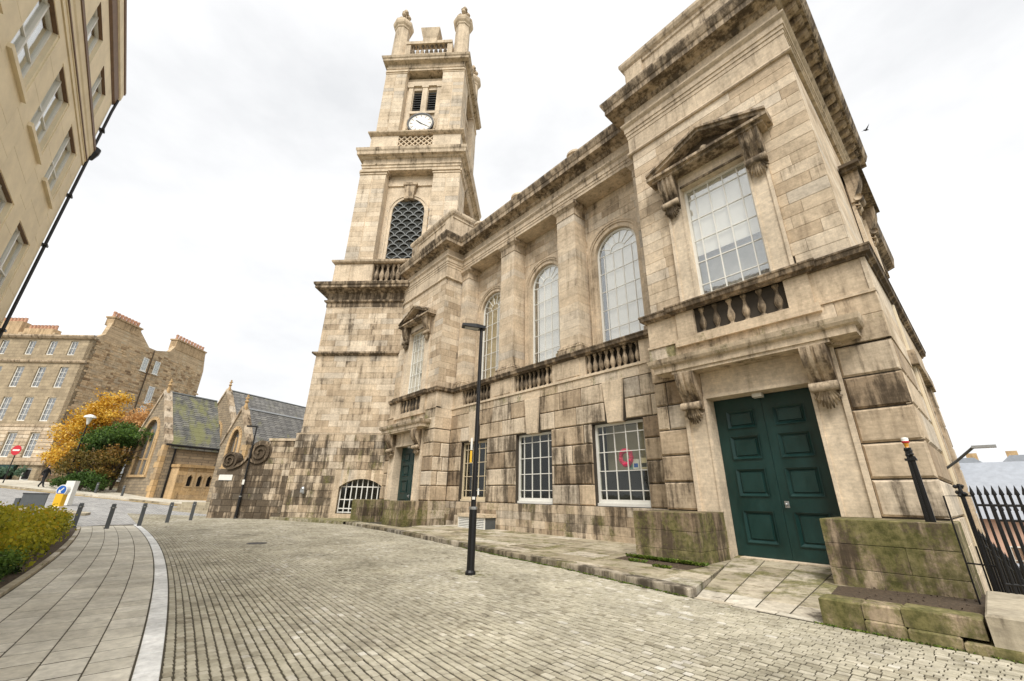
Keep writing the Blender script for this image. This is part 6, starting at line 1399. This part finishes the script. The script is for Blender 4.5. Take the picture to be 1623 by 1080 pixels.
def blobs_at(lst): return [((lambda p: (p.x, p.y, z))(CF(D, r)), rx, ry, rz) for D, r, z, rx, ry, rz in lst]
def tree(name, label, base, tops, bl, n, size, mat, r0=0.16, cat='tree'):
    t = thing(name, base, label, cat); mk('trunk', limbs(base, tops, r0), M_BARK, t, smooth=True); mk('crown', foliage(bl, n, size), mat, t); return t
b0 = CF(40.6, -40.8); b0.z = terr(b0.x, b0.y) + 0.1
bl = blobs_at([(40.6, -41.2, 7.6, 1.7, 1.7, 1.5), (40.9, -40.4, 9.4, 1.2, 1.2, 1.3), (40.6, -42.8, 6.2, 1.5, 1.4, 1.5), (40.4, -42.0, 4.8, 1.6, 1.4, 1.3), (40.6, -40.2, 8.2, 1.5, 1.3, 1.2), (40.6, -43.2, 4.6, 1.2, 1.2, 1.0), (41, -39.6, 10.0, 0.9, 0.9, 0.8), (40.6, -41.6, 3.9, 1.2, 1.2, 0.8)])
tree('autumn_tree', 'yellow autumn tree in front of the tenement corner', b0, [CF(40.6, -41.2, 8.0), CF(40.9, -40.2, 9.2), CF(40.6, -42.6, 6.0), CF(40.6, -43, 5.0), CF(40.6, -40.2, 7.6)], bl, 11000, 0.19, M_LYEL)
b1 = CF(42.0, -38.4); b1.z = terr(b1.x, b1.y) + 0.1
bl = blobs_at([(42.0, -38.2, 8.6, 1.6, 1.5, 1.3), (42.2, -37.0, 7.9, 1.3, 1.3, 1.1), (42.0, -39.4, 8.0, 1.1, 1.1, 1.1), (42.0, -35.7, 8.0, 0.9, 1.0, 0.7)])
tree('birch_tree', 'thin peach-yellow birch rising behind the dark evergreen', b1, [CF(42, -38.2, 9.2), CF(42.2, -37.0, 8.4), CF(42, -39.4, 8.4)], bl, 3600, 0.18, leaf_mat('peach_leaves', [(0.0, (0.35, 0.18, 0.06)), (0.5, (0.62, 0.36, 0.14)), (1.0, (0.75, 0.48, 0.22))]), 0.12)
b2 = CF(39.8, -37.2); b2.z = terr(b2.x, b2.y) + 0.1
bl = blobs_at([(39.6, -38.2, 6.0, 1.8, 1.6, 1.0), (39.6, -36.2, 6.2, 1.7, 1.5, 0.9), (39.6, -34.9, 6.1, 1.1, 1.2, 0.8), (39.6, -39.2, 5.6, 1.0, 1.1, 0.9), (39.7, -37.2, 6.8, 1.5, 1.2, 0.7)])
tr_ = tree('evergreen_tree', 'dark green spreading evergreen tree beside the gothic hall', b2, [CF(39.6, -38.2, 6.0), CF(39.6, -36.2, 6.2), CF(39.6, -35.0, 5.8), CF(39.6, -37.2, 6.6)], bl, 9000, 0.17, M_LGRN)
b3 = CF(39.2, -38.6); b3.z = terr(b3.x, b3.y) + 0.1
bl = blobs_at([(39.2, -38.2, 4.0, 1.9, 1.4, 1.0), (39.2, -36.2, 4.2, 1.6, 1.3, 1.0), (39.0, -40.0, 3.9, 1.4, 1.2, 1.2), (39.2, -37.0, 3.2, 1.6, 1.2, 0.8)])
tree('olive_bush', 'loose brownish olive bush below the evergreen tree', b3, [CF(39.2, -38.2, 4.2), CF(39.2, -36.4, 4.2), CF(39.0, -39.8, 4.0), CF(39.2, -37, 3.6), CF(39.2, -35.8, 4.4)], bl, 5200, 0.17, M_LOLV, 0.09, 'bush')
bh = CF(37.8, -37.2); bh.z = terr(bh.x, bh.y) + 0.1
t = thing('hedge', bh, 'clipped dark green hedge at the pavement edge below the tree', 'hedge'); mk('foliage', foliage(blobs_at([(37.8, -38.6, 2.2, 1.2, 0.9, 0.65), (37.8, -37.2, 2.35, 1.3, 0.9, 0.75), (37.8, -35.8, 2.2, 1.2, 0.9, 0.7)]), 4200, 0.14, 0.0, 0.75), M_LGRN, t); mk('stems', limbs(bh, [CF(37.8, -38.4, 2.2), CF(37.8, -36.2, 2.2)], 0.06), M_BARK, t)
# flowers and greenery on the shopfront
t = thing('shop_greenery', FT(-5.5, 0.5, 3.4), 'trailing green garland hanging along the shopfront of the tenement', 'garland'); mk('leaves', foliage([((lambda p: (p.x, p.y, 3.1))(FT(a, 0.55, 0)), 0.7, 0.4, 0.45) for a in lin(-8.4, -2.6, 7)] + [((lambda p: (p.x, p.y, 3.1))(FT(-1.4, 0.5, 0)), 0.7, 0.3, 0.5)], 1800, 0.2, 0.0, 0.7), M_LPALE, t)
t = thing('flower_display', FT(-6, 1.0, 1.6), 'pots of reddish plants set out before the dark shopfront', 'flowers'); mk('leaves', foliage([((lambda p: (p.x, p.y, 2.1))(FT(a, 0.9, 0)), 0.6, 0.4, 0.5) for a in (-8.0, -6.8, -5.6)], 900, 0.2, 0.0, 0.6), M_LYEL, t); mk('crates', G().box(FT, -8.4, -5.0, 0.5, 1.3, 1.55, 1.8), M_BARK, t)
# planting bed beside the footpath
def shrub(name, label, c, bl, n, size, mat):
    t = thing(name, c, label, 'shrub', None); mk('foliage', foliage(bl, n, size), mat, t); mk('stems', limbs(Vector(c), [Vector(b[0]) for b in bl], 0.02), M_BARK, t)
shrub('shrub', 'yellow-green leafy shrub spilling over the footpath edging', (-17.0, -1.6, 0.05), [((x_, -1.5 + U(-.1, .1), 0.52 + U(-.05, .08)), 0.8, 0.48, 0.42) for x_ in (-13.4, -14.6, -15.8, -17.0, -18.2, -19.4, -20.6, -21.8)] + [((-23.0, -1.5, 0.42), 0.8, 0.4, 0.34), ((-24.2, -1.45, 0.34), 0.7, 0.32, 0.28), ((-15.0, -2.4, 0.75), 1.4, 0.6, 0.45), ((-18.0, -2.4, 0.75), 1.6, 0.6, 0.45), ((-21, -2.3, 0.7), 1.6, 0.6, 0.45)], 15000, 0.075, M_LMIX)
shrub('shrub', 'dark green shrub in front of the yellow-green one', (-12.4, -1.5, 0.05), [((-12.2, -1.42, 0.32), 0.7, 0.3, 0.26), ((-11.2, -1.5, 0.32), 0.6, 0.35, 0.26), ((-13.3, -1.3, 0.24), 0.6, 0.22, 0.2)], 6500, 0.05, M_LGRN)
shrub('shrub', 'pale grey-green low plant at the near corner of the bed', (-10.2, -1.45, 0.05), [((-10.4, -1.38, 0.22), 0.45, 0.22, 0.17), ((-9.7, -1.42, 0.22), 0.4, 0.25, 0.17)], 2200, 0.045, M_LPALE)
# weeds along kerbs and walls
def weeds(pts, n, spread, hgt):
    g = G()
    for _ in range(n):
        c = random.choice(pts); x_, y_, z_ = c[0] + U(-1, 1) * spread, c[1] + U(-1, 1) * spread * 0.25, c[2]
        for _k in range(3):
            a_ = U(0, 6.28); l_ = hgt * U(0.4, 1.2); d_ = Vector((cos(a_), sin(a_), 0)); w_ = Vector((-sin(a_), cos(a_), 0)) * l_ * 0.18; p_ = Vector((x_, y_, z_))
            g.add([p_ - w_, p_ + w_, p_ + d_ * l_ * 0.5 + Vector((0, 0, l_ * 0.7)) + w_, p_ + d_ * l_ + Vector((0, 0, l_ * 0.5))], [(0, 1, 2, 3)], (U(0, 1), 0, 0))
    return g
pts = [(x_, church_kerb(x_) - 0.03, 0.012) for x_ in lin(-12, -4.2, 40)]
mk('kerb_weeds', weeds(pts, 700, 0.15, 0.035), M_GRASS, None, kind='stuff', label='low green weeds growing along the foot of the kerb', cat='weeds')
pts = [(x_, 10.42, 0.17) for x_ in lin(-6.8, -5.1, 14)] + [(-5.6, 9.6, 0.13), (-6.4, 9.9, 0.14)]
mk('verge_weeds', weeds(pts, 420, 0.22, 0.09), M_GRASS, None, kind='stuff', label='leafy weeds at the foot of the left plinth block', cat='weeds')
pts = [(x_, 7.66, 0.01) for x_ in lin(-2.1, 0.6, 20)] + [(-1.45, 8.3, 0.2), (-1.1, 8.4, 0.2)]
mk('wall_weeds', weeds(pts, 260, 0.12, 0.035), M_GRASS, None, kind='stuff', label='moss and weeds along the low mossy wall', cat='weeds')

def litter(x0, x1, y0, y1, z, n):
    g = G()
    for _ in range(n):
        p_ = Vector((U(x0, x1), U(y0, y1), z)); r_ = U(0.008, 0.026)
        if U(0, 1) < 0.5: g.lathe(p_, [(r_, -0.01), (r_ * 0.8, r_ * 0.5), (r_ * 0.3, r_ * 0.8)], 5, rnd(0.3, 0.3))
        else:
            a_ = U(0, 6.28); d_ = Vector((cos(a_), sin(a_), U(0, 0.5))) * r_; e_ = Vector((-sin(a_), cos(a_), U(-0.3, 0.3))) * r_ * 0.6; g.add([p_ - d_, p_ + e_ + Vector((0, 0, 0.01)), p_ + d_ + Vector((0, 0, 0.015)), p_ - e_], [(0, 1, 2, 3)], rnd(0.4, 0.4, 0, 0.5))
    return g
g = litter(-2.0, -0.5, 8.15, 10.4, 0.20, 80); q = litter(-7.0, -5.1, 9.9, 10.55, 0.15, 70); g.add(q.v, q.f); g.at[-len(q.v):] = q.at
mk('ground_litter', g, M_BARK, None, kind='stuff', label='scattered stones and dead leaves on the soil by the plinth blocks', cat='litter')

# ================================================================== PERSON
pp_ = CF(37.0, -39.8); pp_.z = terr(pp_.x, pp_.y) + 0.12
PE = thing('person', pp_, 'person in black clothes walking past the tenement on the far pavement', 'person')
def skin(name, verts, edges, radii, mat, root=0):
    me = bpy.data.meshes.new(name); me.from_pydata(verts, edges, []); o = bpy.data.objects.new(name, me); col.objects.link(o); o.parent = PE
    m = o.modifiers.new('skin', 'SKIN'); o.modifiers.new('sub', 'SUBSURF').levels = 1; o.modifiers['sub'].render_levels = 1
    for i, r_ in enumerate(radii): me.skin_vertices[0].data[i].radius = (r_, r_ * 0.85)
    me.skin_vertices[0].data[root].use_root = True; me.materials.append(mat); return o
W_ = lambda f, s_, z: tuple(RTH * f + FWH * s_ + Vector((0, 0, z)))
V = [W_(0, 0, 0.95), W_(0.01, 0, 1.2), W_(0.03, 0, 1.42), W_(0.05, 0, 1.53), W_(0.06, 0, 1.60), W_(0.07, 0, 1.72),
     W_(0.14, -0.1, 0.55), W_(0.30, -0.1, 0.08), W_(0.42, -0.1, 0.05), W_(-0.08, 0.1, 0.52), W_(-0.34, 0.1, 0.12), W_(-0.24, 0.1, 0.04),
     W_(0.03, -0.2, 1.40), W_(-0.06, -0.26, 1.14), W_(0.06, -0.24, 0.92), W_(0.03, 0.2, 1.40), W_(0.12, 0.26, 1.14), W_(0.28, 0.22, 1.02)]
E_ = [(0, 1), (1, 2), (2, 3), (3, 4), (4, 5), (0, 6), (6, 7), (7, 8), (0, 9), (9, 10), (10, 11), (2, 12), (12, 13), (13, 14), (2, 15), (15, 16), (16, 17)]
skin('body', V, E_, [0.17, 0.16, 0.17, 0.07, 0.09, 0.09, 0.09, 0.055, 0.05, 0.09, 0.055, 0.05, 0.075, 0.055, 0.04, 0.075, 0.055, 0.04], M_CLOTH)
hc = pp_ + Vector(W_(0.075, 0, 1.66)); mk('face', G().ball(hc + RTH * 0.03 - Vector((0, 0, 0.02)), 0.085, 10, sz=1.2), M_SKIN, PE, smooth=True); mk('hair', G().ball(hc + Vector((0, 0, 0.05)) - RTH * 0.02, 0.1, 10), M_CLOTH, PE, smooth=True)
hb = pp_ + Vector(W_(0.08, -0.28, 0.78)); mk('hands', G().ball(pp_ + Vector(W_(0.07, -0.24, 0.88)), 0.05, 8).ball(pp_ + Vector(W_(0.31, 0.22, 1.02)), 0.05, 8), M_SKIN, PE, smooth=True)
